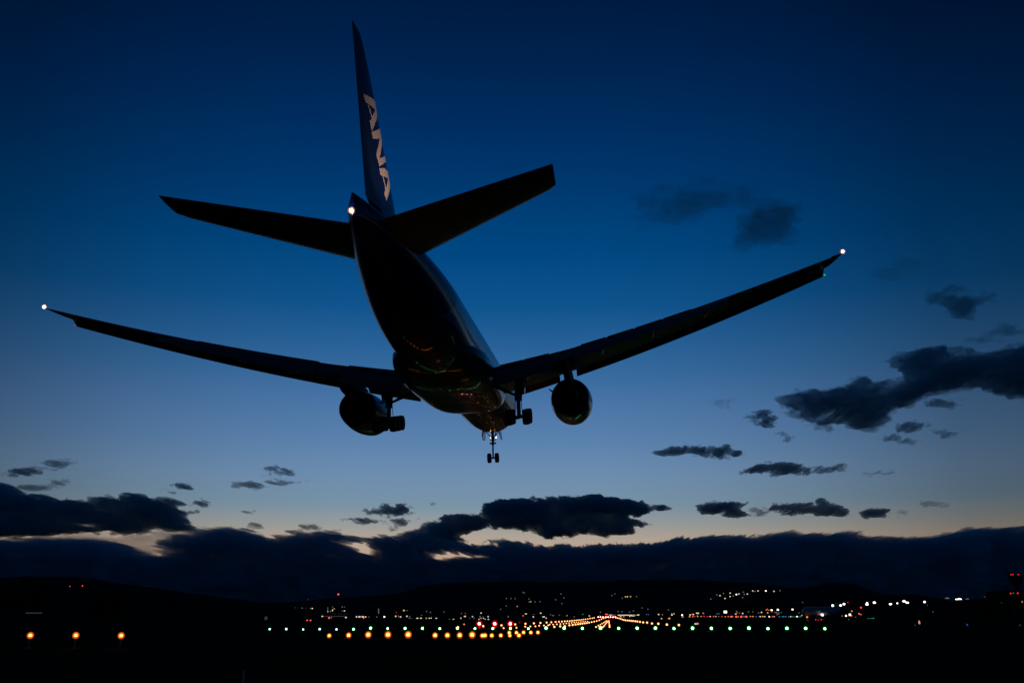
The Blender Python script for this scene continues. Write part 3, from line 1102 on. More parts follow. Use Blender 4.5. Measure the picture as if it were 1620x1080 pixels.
def house(px, py, Y, k, w, h, label, group, zoff=True):
    """a small dark house with one lit window; it stands on the hillside or on the plain"""
    p = at(px, py, Y)
    u = Y / F
    ww, hh = max(w * u / 2, .8), max(h * u / 2, .8)
    W2, H2, D2 = ww * 1.9 + 2, hh * 2 + 2.5, 5
    bm = bmesh.new()
    lowz = -H2 * .8 if p.z > 60 else -max(p.z, hh + .5)
    box(bm, -W2, W2, .0, D2 * 2, lowz - (6 if p.z > 60 else 0), H2 * .6)
    a = [bm.verts.new(q) for q in ((-W2 - .5, -.5, H2 * .6 + .01), (W2 + .5, -.5, H2 * .6 + .01), (W2 + .5, D2 * 2 + .5, H2 * .6 + .01), (-W2 - .5, D2 * 2 + .5, H2 * .6 + .01))]
    r = [bm.verts.new(q) for q in ((-W2 - .5, D2, H2 * .6 + 3), (W2 + .5, D2, H2 * .6 + 3))]
    bm.faces.new(a)
    bm.faces.new((a[0], a[1], r[1], r[0]))
    bm.faces.new((a[2], a[3], r[0], r[1]))
    bm.faces.new((a[1], a[2], r[1]))
    bm.faces.new((a[3], a[0], r[0]))
    o = mesh_obj('house', bm, M['far_wall'])
    o.location = (p.x, p.y, p.z if p.z > 60 else -lowz)
    bm = bmesh.new()
    box(bm, -ww, ww, -.25, -.003, -hh, hh)
    mesh_obj('lit_window', bm, EM[k], o)
    props(o, label, 'house', group)
    return o


# houses on the hillside, in front of the middle hill
HILL_L = [(801, 946, 'd'), (808.3, 946, 'd'), (815, 946.3, 'd'), (801, 958, 'd'), (818.3, 958.5, 'p'), (792, 963, 'd'), (827.3, 936.3, 'd'), (829.3, 937.3, 'd'),
          (837, 946.8, 'd'), (837, 951.5, 'd'), (839.5, 951, 'y'), (846.5, 951.5, 'd'), (854.5, 951, 'd'), (892, 945, 'd'), (887.5, 939, 'd'), (889, 954, 'd'),
          (968, 941.5, 'd'), (972.7, 939, 'd'), (984.5, 945.5, 'd'), (989.5, 943.3, 'y'), (992.5, 943.2, 'w'), (997.5, 943, 'y'), (1007, 943, 'd'), (879, 948, 'd'), (1057.5, 964, 'd'),
          (1016, 961, 'd'), (1025, 963, 'd')]
HILL_R = [(1134, 940.5, 'd'), (1139, 941.5, 'w'), (1124.5, 947, 'd'), (1147, 946, 'w'), (1155, 937.5, 'w'), (1155, 943, 'w'), (1160, 942, 'd'), (1165, 939.7, 'W'),
          (1169, 938.8, 'w'), (1176, 936, 'd'), (1177.5, 939.5, 'd'), (1182.3, 939, 'w'), (1190.8, 934, 'w'), (1194.5, 934.7, 'd'), (1199.2, 934, 'w'),
          (1211.5, 934, 'W'), (1224.5, 934.7, 'w'), (1234, 933.5, 'd'), (1175, 944.5, 'd'), (1144.5, 938, 'd'), (1222, 948, 'p'), (1190, 954.7, 'd')]
for px, py, k in HILL_L:
    house(px, py, 6900, k, 1.6 if k != 'd' else 1.5, 1.3, 'faint lit house among the scattered few on the dark middle hillside', 'houses on the middle hillside')
for px, py, k in HILL_R:
    house(px, py, 6900, k, 1.8 if k == 'W' else 1.6, 1.5, 'lit house in the bright slanting string high on the right hillside', 'houses high on the right hillside')

# windows and street lights at the foot of the hills
TOWN = [
    # px, py, kind, w, h, what
    (467, 961.4, 'd', 1.8, 1.6), (471, 961.5, 'd', 1.8, 1.4), (478, 961.5, 'w', 1.8, 1.3), (484, 962.3, 'd', 1.5, 2.5), (487.3, 962.5, 'd', 1.6, 2.2), (490.6, 961.8, 'd', 1.6, 1.4), (494, 961.8, 'w', 2, 1.5),
    (564, 976, 'w', 2, 1.8), (568.6, 976, 'w', 3.2, 1.8), (574, 975.7, 'w', 3.8, 1.8), (578.5, 976, 'w', 1.8, 1.6), (583.5, 975.5, 'd', 1.2, 1.2),
    (604.5, 972, 'd', 1.6, 1.6), (614, 971.5, 'd', 1.4, 2), (608, 977.2, 'W', 2.2, 1.8), (596, 977.5, 'd', 1.6, 1.4),
    (639, 965, 'y', 2.6, 1.8), (644, 965, 'd', 1, 1.4), (626, 974.1, 'w', 1.8, 1.8), (629.6, 974, 'w', 1.6, 1.8), (633.6, 976, 'w', 2, 1.6), (643.7, 974.1, 'w', 1.8, 1.8), (648, 974.5, 'd', 1.6, 1.4),
    (647.3, 978, 'd', 1.6, 1.4), (650.3, 979.8, 'd', 1.4, 1.2), (660.2, 977.8, 'w', 3.6, 1.4), (665.8, 978, 'w', 2.8, 1.6), (667.5, 979.4, 'd', 1.6, 1.2), (674.2, 979.2, 'y', 1.8, 1.4), (679, 979.1, 'w', 1.8, 1.5),
    (682, 979, 'w', 1.6, 1.6), (690, 978.4, 'w', 2.2, 1.4), (691.8, 977.6, 'd', 1.2, 1.2), (667, 972.5, 'd', 1.4, 1.2), (675, 966.5, 'd', 1.2, 1.8), (681, 968, 'd', 1.6, 1.4), (702.3, 967.2, 'd', 1.6, 1.2),
    (710.4, 973, 'w', 1.6, 1.6), (713.5, 973.1, 'y', 2.6, 1.6), (717.3, 981.2, 'y', 2.6, 1.2), (711, 982, 'd', 1.4, 1.4), (729, 980, 'w', 1.6, 1.8), (735.5, 974.3, 'w', 2.8, 1.4),
    (747.5, 974.7, 'w', 1.6, 1.4), (759.5, 974.5, 'd', 1.8, 1.2), (761, 969, 'w', 1.6, 1.6), (772.2, 974.7, 'w', 1.6, 1.6), (759.5, 976.8, 'd', 1.6, 1.4), (764, 975.8, 'd', 1.2, 1.2), (757.7, 980.8, 'w', 1.6, 1.4),
    (761, 979.6, 'w', 1.4, 1.2), (765, 980, 'w', 1.6, 1.4), (767.6, 980.4, 'w', 1.4, 1.2), (772.7, 980.7, 'w', 2.6, 1.2), (750, 980, 'd', 1.6, 1.6), (743, 979, 'd', 1.2, 1.2),
    (804, 976.7, 'd', 1.4, 2.2), (832, 970.3, 'w', 2.8, 1.2), (842.5, 972, 'd', 1.6, 1.6), (844.3, 971.6, 'y', 1.4, 1), (843.7, 976, 'w', 1.8, 1.6), (855.5, 969.2, 'w', 2.4, 1.2), (859, 975, 'w', 1.6, 1.4),
    (861, 977.5, 'w', 1.8, 1.6), (864, 977.8, 'w', 1.8, 1.6), (871, 971.7, 'd', 1.4, 1.2), (875, 973, 'd', 2.8, 1.2), (885, 972.3, 'd', 1.2, 1.4), (897, 973.2, 'y', 1.2, 1), (908.5, 975, 'd', 1.4, 1.4),
    (922, 971, 't', 2.2, 1.4), (932.3, 973.5, 'w', 1.6, 1.4), (950, 967.6, 'd', 1.6, 1.4), (949, 973, 'd', 1.4, 1.4), (1002, 965.8, 'd', 2, 1), (978, 966.5, 'd', 2.4, .8), (984, 967, 'd', 2.6, .8), (996, 967.4, 'd', 2.4, .8),
    (1042, 971.3, 'w', 1.8, 1.6), (1048, 971.6, 'p', 1.2, 1.2), (1026, 971.4, 'b', 1.6, 1), (1023, 971.3, 'd', 1.4, 1), (1063, 972, 'w', 2, 1.8), (1066, 970.2, 'y', 2.2, 1.2), (1062.5, 969.6, 'o', 1, 1),
    (1079, 972.3, 'W', 2, 1.8), (1080, 975.4, 'p', 3, 1.6), (1091.8, 972, 'w', 2, 1.6), (1094.5, 970.8, 'r', 2, 1.4), (1096.8, 971.3, 'w', 1.8, 1.6), (1103.5, 969.2, 'w', 4.2, 1.4), (1112.2, 969, 'o', 1.8, 1.2),
    (1113.3, 970.2, 'b', 1.8, 1.4), (1103.5, 972, 'd', 1.4, 1.2), (1134.3, 970.3, 'd', 1.2, 1.6), (1137.5, 970, 'd', 1.2, 1.4), (1147.5, 967.3, 'W', 4.4, 3.2), (1164, 970.5, 'w', 1.8, 1.4), (1166, 968.8, 'd', 1.4, 1.4),
    (1169.7, 969, 'd', 1.4, 1.6), (1174.9, 969.6, 'w', 1.8, 1.6), (1165.3, 966.8, 'o', 1.2, 1.2), (1184, 967, 'd', 2, 1.2), (1191, 967, 'd', 1.2, 1.2), (1200, 968.8, 'd', 1.6, 1.4), (1204.7, 968, 'w', 1.6, 1.6),
    (1212, 964.4, 'o', 1.6, 1.2), (1213.9, 963.1, 'R', 1.8, 1.4), (1216.4, 964.4, 'o', 1.4, 1.2), (1214.5, 968.6, 'o', 2, 2.2), (1221.5, 967, 'r', 1.8, 1), (1220.7, 964.4, 'W', 2.4, 2), (1230.6, 963.9, 'W', 2.6, 2),
    (1253.8, 963.4, 'W', 2.4, 1.8), (1236, 968, 't', 1.6, 1.4), (1227, 968, 'd', 3.6, 1.2), (1229.3, 970.3, 'd', 1.2, 4), (1232.2, 969.5, 'd', 1.2, 3), (1264, 969, 'd', 1.6, 1), (1268.5, 972.8, 'y', 1.6, 1.2),
    (1271, 964, 'd', 1.4, 1.4), (1269.2, 967.8, 't', 1.4, 1), (1269.8, 952.3, 'd', 1.2, 1.2),
    (1338.3, 973.3, 'W', 2.2, 2), (1344.3, 971.5, 'W', 3, 2.4), (1345.5, 973.3, 'o', 6, 1.4), (1347.6, 966, 'o', 2, 2.2), (1362.2, 971.4, 'o', 2.2, 1.4), (1332, 973.7, 'o', 1.2, 1.4),
    (1354, 977.5, 't', 1.4, 1.2), (1343, 981.4, 't', 1.6, 1), (1373, 977.8, 't', 1.4, 1), (1375.8, 977.8, 't', 1.4, 1), (1378.5, 977.8, 't', 1.4, 1), (1381.7, 977.9, 't', 2.6, 1.4),
    (1465, 989.7 - 20, 'd', .9, .8),
]
nwin = 0
for px, py, k, w, h in TOWN:
    Y = 2600 if py > 974 else 3400
    if py > 977.5:
        Y = 600 if py > 980 else 900
    hill_part = px < 505
    where = ('left of the control mast' if px < 505 else 'between the tall flats and the red lights' if px < 700 else 'behind the red and amber lights'
             if px < 880 else 'beyond the end of the runway' if px < 1060 else 'in the crowded strip right of the runway' if px < 1272 else 'beside the parked airliner')
    col = {'w': 'white', 'W': 'bright white', 'd': 'dim', 'y': 'yellow', 'r': 'red', 'R': 'bright red', 'o': 'orange', 't': 'teal', 'b': 'blue', 'p': 'pink'}[k]
    low = py > 977.5
    if low or k in 'rRotbp':
        mast_light(px, py, Y, k, w, h, 'street_light', f'tiny {col} light on the flat ground {where}', 'street light', f'{col} lights {where}')
    else:
        house(px, py, Y, k, w, h, f'low building with a {col} lit window {where}', f'buildings with {col} windows {where}')
# coloured base strip right of the runway
r = random.Random(5)
x = 1091.0
while x < 1212:
    k = r.choice(['o', 'o', 'r', 'w', 'y', 'b', 'o', 't'])
    mast_light(x, 974.6 + r.uniform(-.25, .25), 2500, k, r.uniform(1.4, 2.6), r.uniform(1.1, 1.6), 'street_light',
               f"tiny {dict(o='orange', r='red', w='white', y='yellow', b='blue', t='teal')[k]} light in the unbroken line right of the runway", 'street light',
               f"{dict(o='orange', r='red', w='white', y='yellow', b='blue', t='teal')[k]} lights in the line right of the runway")
    x += r.uniform(3.2, 5.6)
for i, (px, py) in enumerate([(1157.3, 975.8), (1165, 975.8), (1172.7, 975.5), (1180.5, 975.6)]):
    mast_light(px, py, 2400, 'R', 3, 2.4, 'brake_light', 'bright red lamp among the four in the coloured line right of the runway', 'red lamp', 'four bright red lamps in the coloured line')
for px, k in [(1203, 'w'), (1210, 'w'), (1217, 'W'), (1222.5, 'p'), (1225, 'o'), (1233, 'b'), (1238, 't'), (1243, 'b'), (1248, 't'), (1251, 'w'), (1254.3, 't'), (1261, 'W'), (1263.6, 't'), (1266.6, 't'), (1240, 't'), (1258, 't')]:
    mast_light(px, 974.7, 2500, k, 1.9, 1.6, 'street_light', f"tiny {dict(w='white', W='bright white', p='pink', o='orange', b='blue', t='teal')[k]} light in the line just left of the parked airliner",
               'street light', 'coloured lights just left of the parked airliner')
# red obstruction and blue taxi lights
for px, py, k, Y, s_, where in [(447.7, 962.3, 'R', 3000, 2, 'on the dark roofline left of the flats, upper of two'), (460.2, 965.7, 'R', 3000, 2.2, 'on the dark roofline left of the flats, lower of two'),
                             (454.5, 965, 'b', 3000, 1.6, 'between two red ones left of the flats'), (485.9, 982, 'R', 400, 2, 'in the close pair on the dark field, left of the two'),
                             (491.1, 982, 'R', 400, 2, 'in the close pair on the dark field, right of the two'), (520.5, 978.8, 'R', 900, 2.4, 'under the long dim roof'), (575.3, 978.3, 'R', 900, 1.8, 'under the row of white windows'),
                             (487, 947.8, 'D', 4000, 1.4, 'floating faintly over the white windows'), (627, 968.4, 'r', 3000, 1.2, 'left of the yellow window'), (729.8, 969.7, 'r', 3000, 1.3, 'left of the close pair below the hill foot'), (736.3, 969.7, 'r', 3000, 1.3, 'right of the close pair below the hill foot'),
                             (827.5, 973.3, 'R', 3000, 1.6, 'right of the three big red lights'), (1362, 960.4, 'R', 1500, 2.2, 'right of the tall yard lights'), (1359, 970, 'R', 1500, 2, 'low beside the orange lights'), (1341.3, 952.3, 'r', 1500, 1.4, 'at the top of the dark mast'),
                             (1388.6, 965, 'R', 1500, 2.6, 'below the second tall yard light'), (1291, 985.5, 'r', 500, 1.7, 'leftmost of three under the parked airliner'), (1295.4, 986.5, 'r', 500, 1.4, 'middle of three under the parked airliner'),
                             (1300, 987.5, 'r', 500, 1.9, 'rightmost of three under the parked airliner'), (1455 - 6.5, 993, 'b', 200, 1.2, 'left of the pink marker'), (1531, 994, 'b', 200, 2, 'alone on the dark right field'),
                             (1614.5, 994.5, 'b', 200, 1.4, 'at the right edge of the field'), (1558, 943.5, 'D', 900, 1.6, 'faint on the slope left of the control tower'), (1565.7, 948.3, 'r', 900, 1.8, 'lowest left of the control tower'), (1578, 941, 'D', 900, 1.8, 'nearest left of the control tower'),
                             (1046.5, 978.5, 'y', 700, 2, 'right of the runway, left of two'), (1059, 980.1, 'y', 700, 2.4, 'right of the runway, right of two'), (1057, 982, 'D', 700, 2, 'below the yellow lamp right of the runway'),
                             (1616.7, 951.4, 'y', 800, 1.8, 'beneath the control tower'), (1584.5, 953, 'd', 800, 1.4, 'left of the control tower foot'), (1475.7, 967, 'd', 900, 1.4, 'low under the yellow pair'), (734.2, 987, 'o', 190, 2.6, 'left of the three red lights'),
                             (822, 984, 'D', 210, 2.2, 'right of the three red lights'), (861, 981.8, 'D', 260, 1.4, 'over the left runway row')]:
    col = {'R': 'bright red', 'r': 'small red', 'D': 'faint red', 'b': 'blue', 'y': 'yellow', 'd': 'dim yellowish', 'o': 'dull orange'}[k]
    mast_light(px, py, Y, k, s_, s_, 'obstruction_light' if k in 'RrD' else 'taxiway_light', f'{col} light {where}', 'light', None)
mast_light(1455, 989.7, 220, 'p', 2.6, 6.4, 'marker_light', 'tall pink glowing marker on the dark right field', 'marker', None)
mast_light(1101, 990, 230, 'w', 4.6, 1.8, 'marker_light', 'white half of the paired light behind the green row, right of the runway', 'marker light', None)
mast_light(1104, 991.2, 225, 'p', 3, 2.8, 'marker_light', 'pinkish half of the paired light behind the green row, right of the runway', 'marker light', None)
mast_light(420.5, 982, 500, 'g', 5, 6, 'lit_cabinet', 'dim square lit cabinet on the dark left field', 'cabinet', None)
mast_light(381.7, 973, 1500, 'w', 1.9, 1.8, 'yard_light', 'lone white light on the dark field right of the long hangar', 'yard light', None)
mast_light(380, 980.5, 1500, 't', 1.8, 2, 'yard_light', 'dim teal light just below the lone white one', 'yard light', None)
mast_light(18.2, 963.5, 900, 'w', 2.6, 2.2, 'yard_light', 'lone white light at the far left edge', 'yard light', None)
# tall yard lights on the right
for px, py, w, h, lab in [(1317.3, 957.2, 3.6, 3.4, 'behind the tail of the parked airliner'), (1329.8, 957, 3.8, 3, 'lower of the pair right of the parked airliner'), (1335.2, 954.8, 3.8, 3, 'upper of the pair right of the parked airliner'),
                          (1371.6, 955.6, 4.4, 2.6, 'lower of the stacked pair'), (1371.8, 953.2, 3.2, 2, 'upper of the stacked pair'), (1383.2, 952.5, 4.4, 3, 'right of the stacked pair'), (1408.8, 955, 4.6, 2.6, 'first in the right group'),
                          (1419.5, 953.6, 2.4, 2.2, 'small, second in the right group'), (1430.2, 950.4, 5, 2.8, 'left half of the wide joined pair'), (1435.2, 952.6, 5.2, 2.4, 'right half of the wide joined pair'),
                          (1462.6, 951.6, 3.4, 2.8, 'standing alone above the two yellow lamps'), (1483.8, 956, 2.6, 2, 'small, right of the yellow lamps'), (1518, 948, 7, 4.4, 'largest and brightest of all'), (1513, 947.4, 3, 1.6, 'small, at the left of the brightest one'),
                          (1526, 952.2, 3.6, 2.8, 'just below right of the brightest one')]:
    mast_light(px, py, 1300, 'W', w, h, 'floodlight_mast', f'white apron floodlight, {lab}', 'floodlight', 'apron floodlights on the right')
for px, py, w in [(1498.5, 945.6, 6.5), (1530.5, 947, 5)]:
    mast_light(px, py, 1300, 'd', w, 1.8, 'floodlight_mast', 'dim wide floodlight ' + ('left' if px < 1510 else 'right') + ' of the brightest one', 'floodlight', 'apron floodlights on the right')
for px in (1468, 1471.3):
    mast_light(px, 956, 1300, 'y', 1.8, 1.6, 'yard_light', ('left' if px < 1470 else 'right') + ' one of the small yellow pair of lights below a lone floodlight', 'yard light', 'small yellow lights below the floodlight')
mast_light(1478.8, 957.5, 1300, 'y', 1.8, 1.4, 'yard_light', 'single small yellow light right of the yellow pair', 'yard light', None)
mast_light(1603, 937.5, 800, 't', 1.6, 1.6, 'tower_light', 'dim green light between two red ones under the control tower', 'light', None)


# ------------------------------------------------------------------ buildings and trees
def building(px0, px1, py_top, Y, depth, label, extra=None, group=None, cat='building', name='building'):
    a, b_ = at(px0, py_top, Y), at(px1, py_top, Y)
    o = empty(name, ((a.x + b_.x) / 2, Y, 0))
    w = (b_.x - a.x) / 2
    hgt = (a.z + b_.z) / 2
    bm = bmesh.new()
    box(bm, -w, w, 0, depth, 0, hgt)
    n = max(2, int(w * 2 / 8))
    mesh_obj('wall', bm, M['far_wall'], o)
    bm = bmesh.new()
    t_ = max(.35, hgt * .02)
    box(bm, -w - .3, w + .3, -.3, .2, hgt + .003, hgt + t_)
    box(bm, -w - .3, w + .3, depth - .2, depth + .3, hgt + .003, hgt + t_)
    box(bm, -w - .3, -w + .2, .2, depth - .2, hgt + .003, hgt + t_)
    box(bm, w - .2, w + .3, .2, depth - .2, hgt + .003, hgt + t_)
    mesh_obj('roof_parapet', bm, M['far_wall'], o)
    props(o, label, cat, group)
    return o, w, hgt


def windows(o, w, hgt, Y, lst, x_c):
    for px, py, k, ww, hh in lst:
        p = at(px, py, Y)
        u = Y / F
        bm = bmesh.new()
        box(bm, p.x - x_c - ww * u / 2, p.x - x_c + ww * u / 2, -.2, -.003, p.z - hh * u / 2, p.z + hh * u / 2)
        mesh_obj('window', bm, EM[k], o)


# long hangar and low terminal blocks on the left
building(183, 322, 947.5, 560, 60, 'long dark hangar with a flat roof at the left of the airfield')
building(84, 200, 944, 500, 50, 'dark terminal block under the small control tower')
building(-60, 60, 934, 420, 40, 'dark building at the far left edge behind the trees')
building(318, 372, 958, 700, 40, 'low dark shed just right of the long hangar')
building(370, 470, 961.5, 900, 40, 'long low dark shed between the hangar and the flats')
o, w, hg = building(40, 70, 966.5, 330, 10, 'low shed with a dim bluish lit strip at the left')
windows(o, w, hg, 330, [(54, 969, 'g', 27, 1.6)], o.location.x)
# small tower with two red lamps
o, w, hg = building(111, 129, 926.5, 480, 12, 'square dark tower with two red lamps on its roof at the left', name='tower', cat='tower')
for px, py in ((110, 926.6), (129.3, 926)):
    p = at(px, py, 480)
    bm = bmesh.new()
    tube(bm, (p.x - o.location.x, .6, hg - .6), (p.x - o.location.x, .6, hg + .2), .07, .07, 6)
    ball(bm, (p.x - o.location.x, .6, p.z), .33, 1)
    mesh_obj('red_lamp', bm, [M['steel'], EM['R']], o)
# flats with lit windows and the lattice mast
FLW = [(518.5, 961, 'd', 1.2, 1.6), (518.5, 964.5, 'd', 1.2, 2.4), (518.6, 967, 'w', 1.2, 1.2), (522.8, 966.6, 'd', 1.4, 2), (526.2, 959.4, 'd', 1.4, 1.2), (526, 964.8, 'w', 1.2, 2.6), (528.8, 962.4, 'y', 1.8, 1),
       (541.6, 959.4, 'd', 2, 1.2), (545, 965.7, 'w', 1.8, 1.4), (541.2, 965.6, 'd', 1.2, 1), (545.2, 959.4, 'd', 1.2, 1)]
o, w, hg = building(516, 531, 957.5, 2200, 30, 'block of flats with scattered lit windows left of the mast', name='apartment_building')
windows(o, w, hg, 2200, [q for q in FLW if q[0] < 532], o.location.x)
o, w, hg = building(538, 548, 957.5, 2200, 30, 'block of flats with scattered lit windows right of the mast', name='apartment_building')
windows(o, w, hg, 2200, [q for q in FLW if q[0] > 532], o.location.x)
o, w, hg = building(510, 552, 969, 2000, 20, 'low wide block with a row of faint windows under the mast', name='apartment_building')
windows(o, w, hg, 2000, [(x_, 969.7 + .6, 'g', 1.2, 1) for x_ in (526.5, 530, 536, 540, 545, 549)], o.location.x)
o, w, hg = building(508, 549, 973.4, 1500, 15, 'long low roof with a dim grey lit strip and lamps at its ends')
windows(o, w, hg, 1500, [(529, 974.2, 'g', 34, 1.2), (509.9, 974.1, 'w', 2.2, 1.8), (547.2, 976, 'w', 2.2, 1.8), (524.2, 976.2, 'd', 2, 1.6)], o.location.x)
p = at(535.3, 939.5, 2300)
bm = bmesh.new()
for sx in (-1, 1):
    for sy in (-1, 1):
        tube(bm, (sx * 4, sy * 4, 0), (sx * .8, sy * .8, p.z - 8), .5, .35, 6)
for k in range(9):
    z = (p.z - 8) * k / 9
    q = lerp(4, .8, k / 9)
    q2 = lerp(4, .8, (k + 1) / 9)
    z2 = (p.z - 8) * (k + 1) / 9
    for sy in (-1, 1):
        tube(bm, (-q, sy * q, z), (q2, sy * q2, z2), .22, .22, 5)
        tube(bm, (q, sy * q, z), (-q2, sy * q2, z2), .22, .22, 5)
box(bm, -5, 5, -5, 5, p.z * .62, p.z * .66)
box(bm, -3.5, 3.5, -3.5, 3.5, p.z * .70, p.z * .74)
tube(bm, (0, 0, p.z - 10), (0, 0, p.z - 1.6), .5, .3, 6)
o = mesh_obj('radio_mast', bm, M['steel'])
o.location = (p.x, 2300, 0)
bm = bmesh.new()
ball(bm, (0, 0, p.z), 2.0)
mesh_obj('red_lamp', bm, EM['R'], o)
props(o, 'tall lattice radio mast with a red lamp on top between the flats', 'mast')
o, w, hg = building(595, 603, 961, 2600, 18, 'slim dark tower block with one glowing vertical stair strip', name='apartment_building')
windows(o, w, hg, 2600, [(599, 966 + i * 1.6 - 3.2, 'd' if i % 2 else 'd', 1.5, 1.3) for i in range(5)], o.location.x)
building(610, 622, 964, 2700, 18, 'unlit dark tower block right of the glowing stair strip', name='apartment_building')
building(700, 760, 972, 3200, 20, 'wide low dark block below the foot of the hill')
# lit terminal beyond the runway end
o, w, hg = building(956, 1016, 970.5, 1900, 30, 'long lit terminal beyond the far end of the runway', name='terminal_building')
windows(o, w, hg, 1900, [(991, 972.4, 'w', 26, 1.1), (1005, 972.6, 'd', 10, .9), (959.5, 971, 'R', 3.8, 1.6), (966, 972.2, 'w', 5, .9), (971.5, 972.3, 'd', 4, 1), (1009.5, 972, 'w', 3.6, 1.3), (1001, 973.6, 'w', 5.6, .8),
                        (982, 974.6, 'w', 2, 1.4), (986.7, 974.8, 'p', 2, 1.2), (996.3, 974.5, 'w', 1.6, 1.2)], o.location.x)
# right-hand airport control tower
Yt = 780
a = at(1609.5, 909, Yt)
o = empty('control_tower', (a.x, Yt, 0))
u = Yt / F
bm = bmesh.new()
L = []
for py, hw in ((960, 3.2), (940, 3.0), (927, 3.4), (922.5, 5.0), (921, 7.2), (911.5, 8.0), (910, 8.4), (909, 8.4)):
    z = at(1609.5, py, Yt).z
    L.append([(hw * u * sx, 8 * u + hw * u * sy, max(0, z)) for sx, sy in ((-1, -.6), (-.6, -1), (.6, -1), (1, -.6), (1, .6), (.6, 1), (-.6, 1), (-1, .6))])
L.insert(0, [(q[0], q[1], 0) for q in L[0]])
loft(bm, L)
mesh_obj('tower_body', bm, M['far_wall'], o)
for px, py in ((1603, 908.3), (1606, 907.9), (1614.6, 907.9)):
    p = at(px, py, Yt)
    bm = bmesh.new()
    ball(bm, (p.x - a.x, 8 * u, p.z), .5, 1, 8, 6)
    tube(bm, (p.x - a.x, 8 * u, p.z - 1.2), (p.x - a.x, 8 * u, p.z), .1, .1, 6)
    mesh_obj('red_lamp', bm, [M['steel'], EM['r']], o)
for px, py in ((1599.7, 938), (1611, 937.6)):
    p = at(px, py, Yt)
    bm = bmesh.new()
    ball(bm, (p.x - a.x, 1, p.z), .62, 0, 8, 6)
    mesh_obj('red_lamp', bm, EM['r'], o)
props(o, 'dark airport control tower with red lamps on its cab at the right edge', 'control tower')
building(1590, 1680, 934, 830, 40, 'dark block behind the foot of the control tower')
building(1540, 1600, 947.5, 860, 40, 'low dark block stepping down left of the control tower')
building(1490, 1545, 951.5, 900, 40, 'long low dark roof beneath the brightest floodlight')
building(1395, 1492, 958.5, 950, 30, 'long low dark shed beneath the right-hand floodlights')
# thin mast behind the parked airliner
p = at(1323, 940, 1250)
bm = bmesh.new()
tube(bm, (0, 0, 0), (0, 0, p.z), .7, .35, 8)
box(bm, -1.4, 1.4, -.3, .3, p.z, p.z + .8)
o = mesh_obj('mast', bm, principled('rusty_mast', (.25, .07, .04), .7))
o.location = (p.x, 1250, 0)
props(o, 'thin reddish mast standing behind the parked airliner', 'mast')

# trees on the left horizon
tr_rng = random.Random(3)


def tree(px, py_top, Y, wpx, label, group):
    top = at(px, py_top, Y)
    u = Y / F
    w = wpx * u / 2
    o = empty('tree', (top.x, Y, 0))
    H = top.z
    bm = bmesh.new()
    tube(bm, (0, 0, 0), (0, 0, H * .55), .5, .3, 8)
    for k in range(5):
        a_ = k * 1.257
        tube(bm, (0, 0, H * (.3 + .04 * k)), (math.cos(a_) * w * .55, math.sin(a_) * w * .55, H * .65), .2, .08, 6)
    mesh_obj('trunk', bm, M['bark'], o)
    bm = bmesh.new()
    for k in range(1500):
        a_ = tr_rng.uniform(0, 2 * math.pi)
        v = tr_rng.uniform(-1, 1)
        rr = tr_rng.uniform(.35, 1) ** .5
        lump = 1 + .18 * math.sin(3 * a_ + 5 * v + px) + .12 * math.sin(7 * a_ - 4 * v)
        s_ = math.sqrt(1 - v * v) * rr * lump
        c = Vector((math.cos(a_) * w * s_, math.sin(a_) * w * s_, H * .6 + H * .4 * v * rr))
        q = tr_rng.uniform(.25, .7) * max(1, w / 6)
        n = Vector((tr_rng.gauss(0, 1), tr_rng.gauss(0, 1), tr_rng.gauss(0, 1))).normalized()
        t1 = n.orthogonal().normalized() * q
        t2 = n.cross(t1)
        bm.faces.new([bm.verts.new(c + d_) for d_ in (t1, t2, -t1 * .8, -t2 * .9)])
    me = bpy.data.meshes.new('crown')
    bm.to_mesh(me)
    bm.free()
    me.materials.append(M['tree'])
    c_ = bpy.data.objects.new('crown', me)
    C.objects.link(c_)
    c_.parent = o
    props(o, label, 'tree', group)


for i, (px, py, w_, lab) in enumerate([(8, 921, 34, 'dark round tree at the far left edge of the field'), (36, 912.5, 40, 'tallest dark tree at the left, left of the small tower'),
                                       (66, 916, 34, 'dark broad tree between the tallest one and the small tower'), (163, 931, 40, 'dark broad tree right of the small tower'),
                                       (186, 933, 34, 'dark tree standing over the left end of the long hangar')]):
    tree(px, py, 400 + 12 * i, w_, lab, 'trees at the left of the airfield')
for i, (px, py, w_, lab) in enumerate([(1556, 947, 26, 'dark tree on the slope left of the control tower'), (1582, 939, 28, 'dark tree close to the left of the control tower')]):
    tree(px, py, 760, w_, lab, 'trees by the control tower')

# ------------------------------------------------------------------ parked airliner on the apron
Yp = 520
u = Yp / F
pa = at(1300, 975, Yp)
park = empty('parked_airliner', (pa.x, Yp, 0))
props(park, 'dim parked airliner in side view on the right of the airfield with one bright lamp', 'airliner')
Lp = 56 * u
bm = bmesh.new()
zc_ = at(1300, 966.5, Yp).z
L = []
PR = [(0, .25, -.3), (.02, .6, -.2), (.06, .88, -.06), (.12, 1, 0), (.5, 1, 0), (.72, 1, 0), (.84, .78, .18), (.93, .45, .4), (1, .12, .6)]
Rf = 6.5 * u
for f_, k_, dz in PR:
    L.append([(-Lp / 2 + Lp * f_, Rf * k_ * math.cos(t_), zc_ + dz * Rf + Rf * k_ * math.sin(t_)) for t_ in [2 * math.pi * i / 24 for i in range(24)]])
loft(bm, L)
pm = principled('parked_airliner_paint', (.35, .36, .4), .35, coat=.3)
mesh_obj('fuselage', bm, pm, park, True, 40)
bm = bmesh.new()
L = []
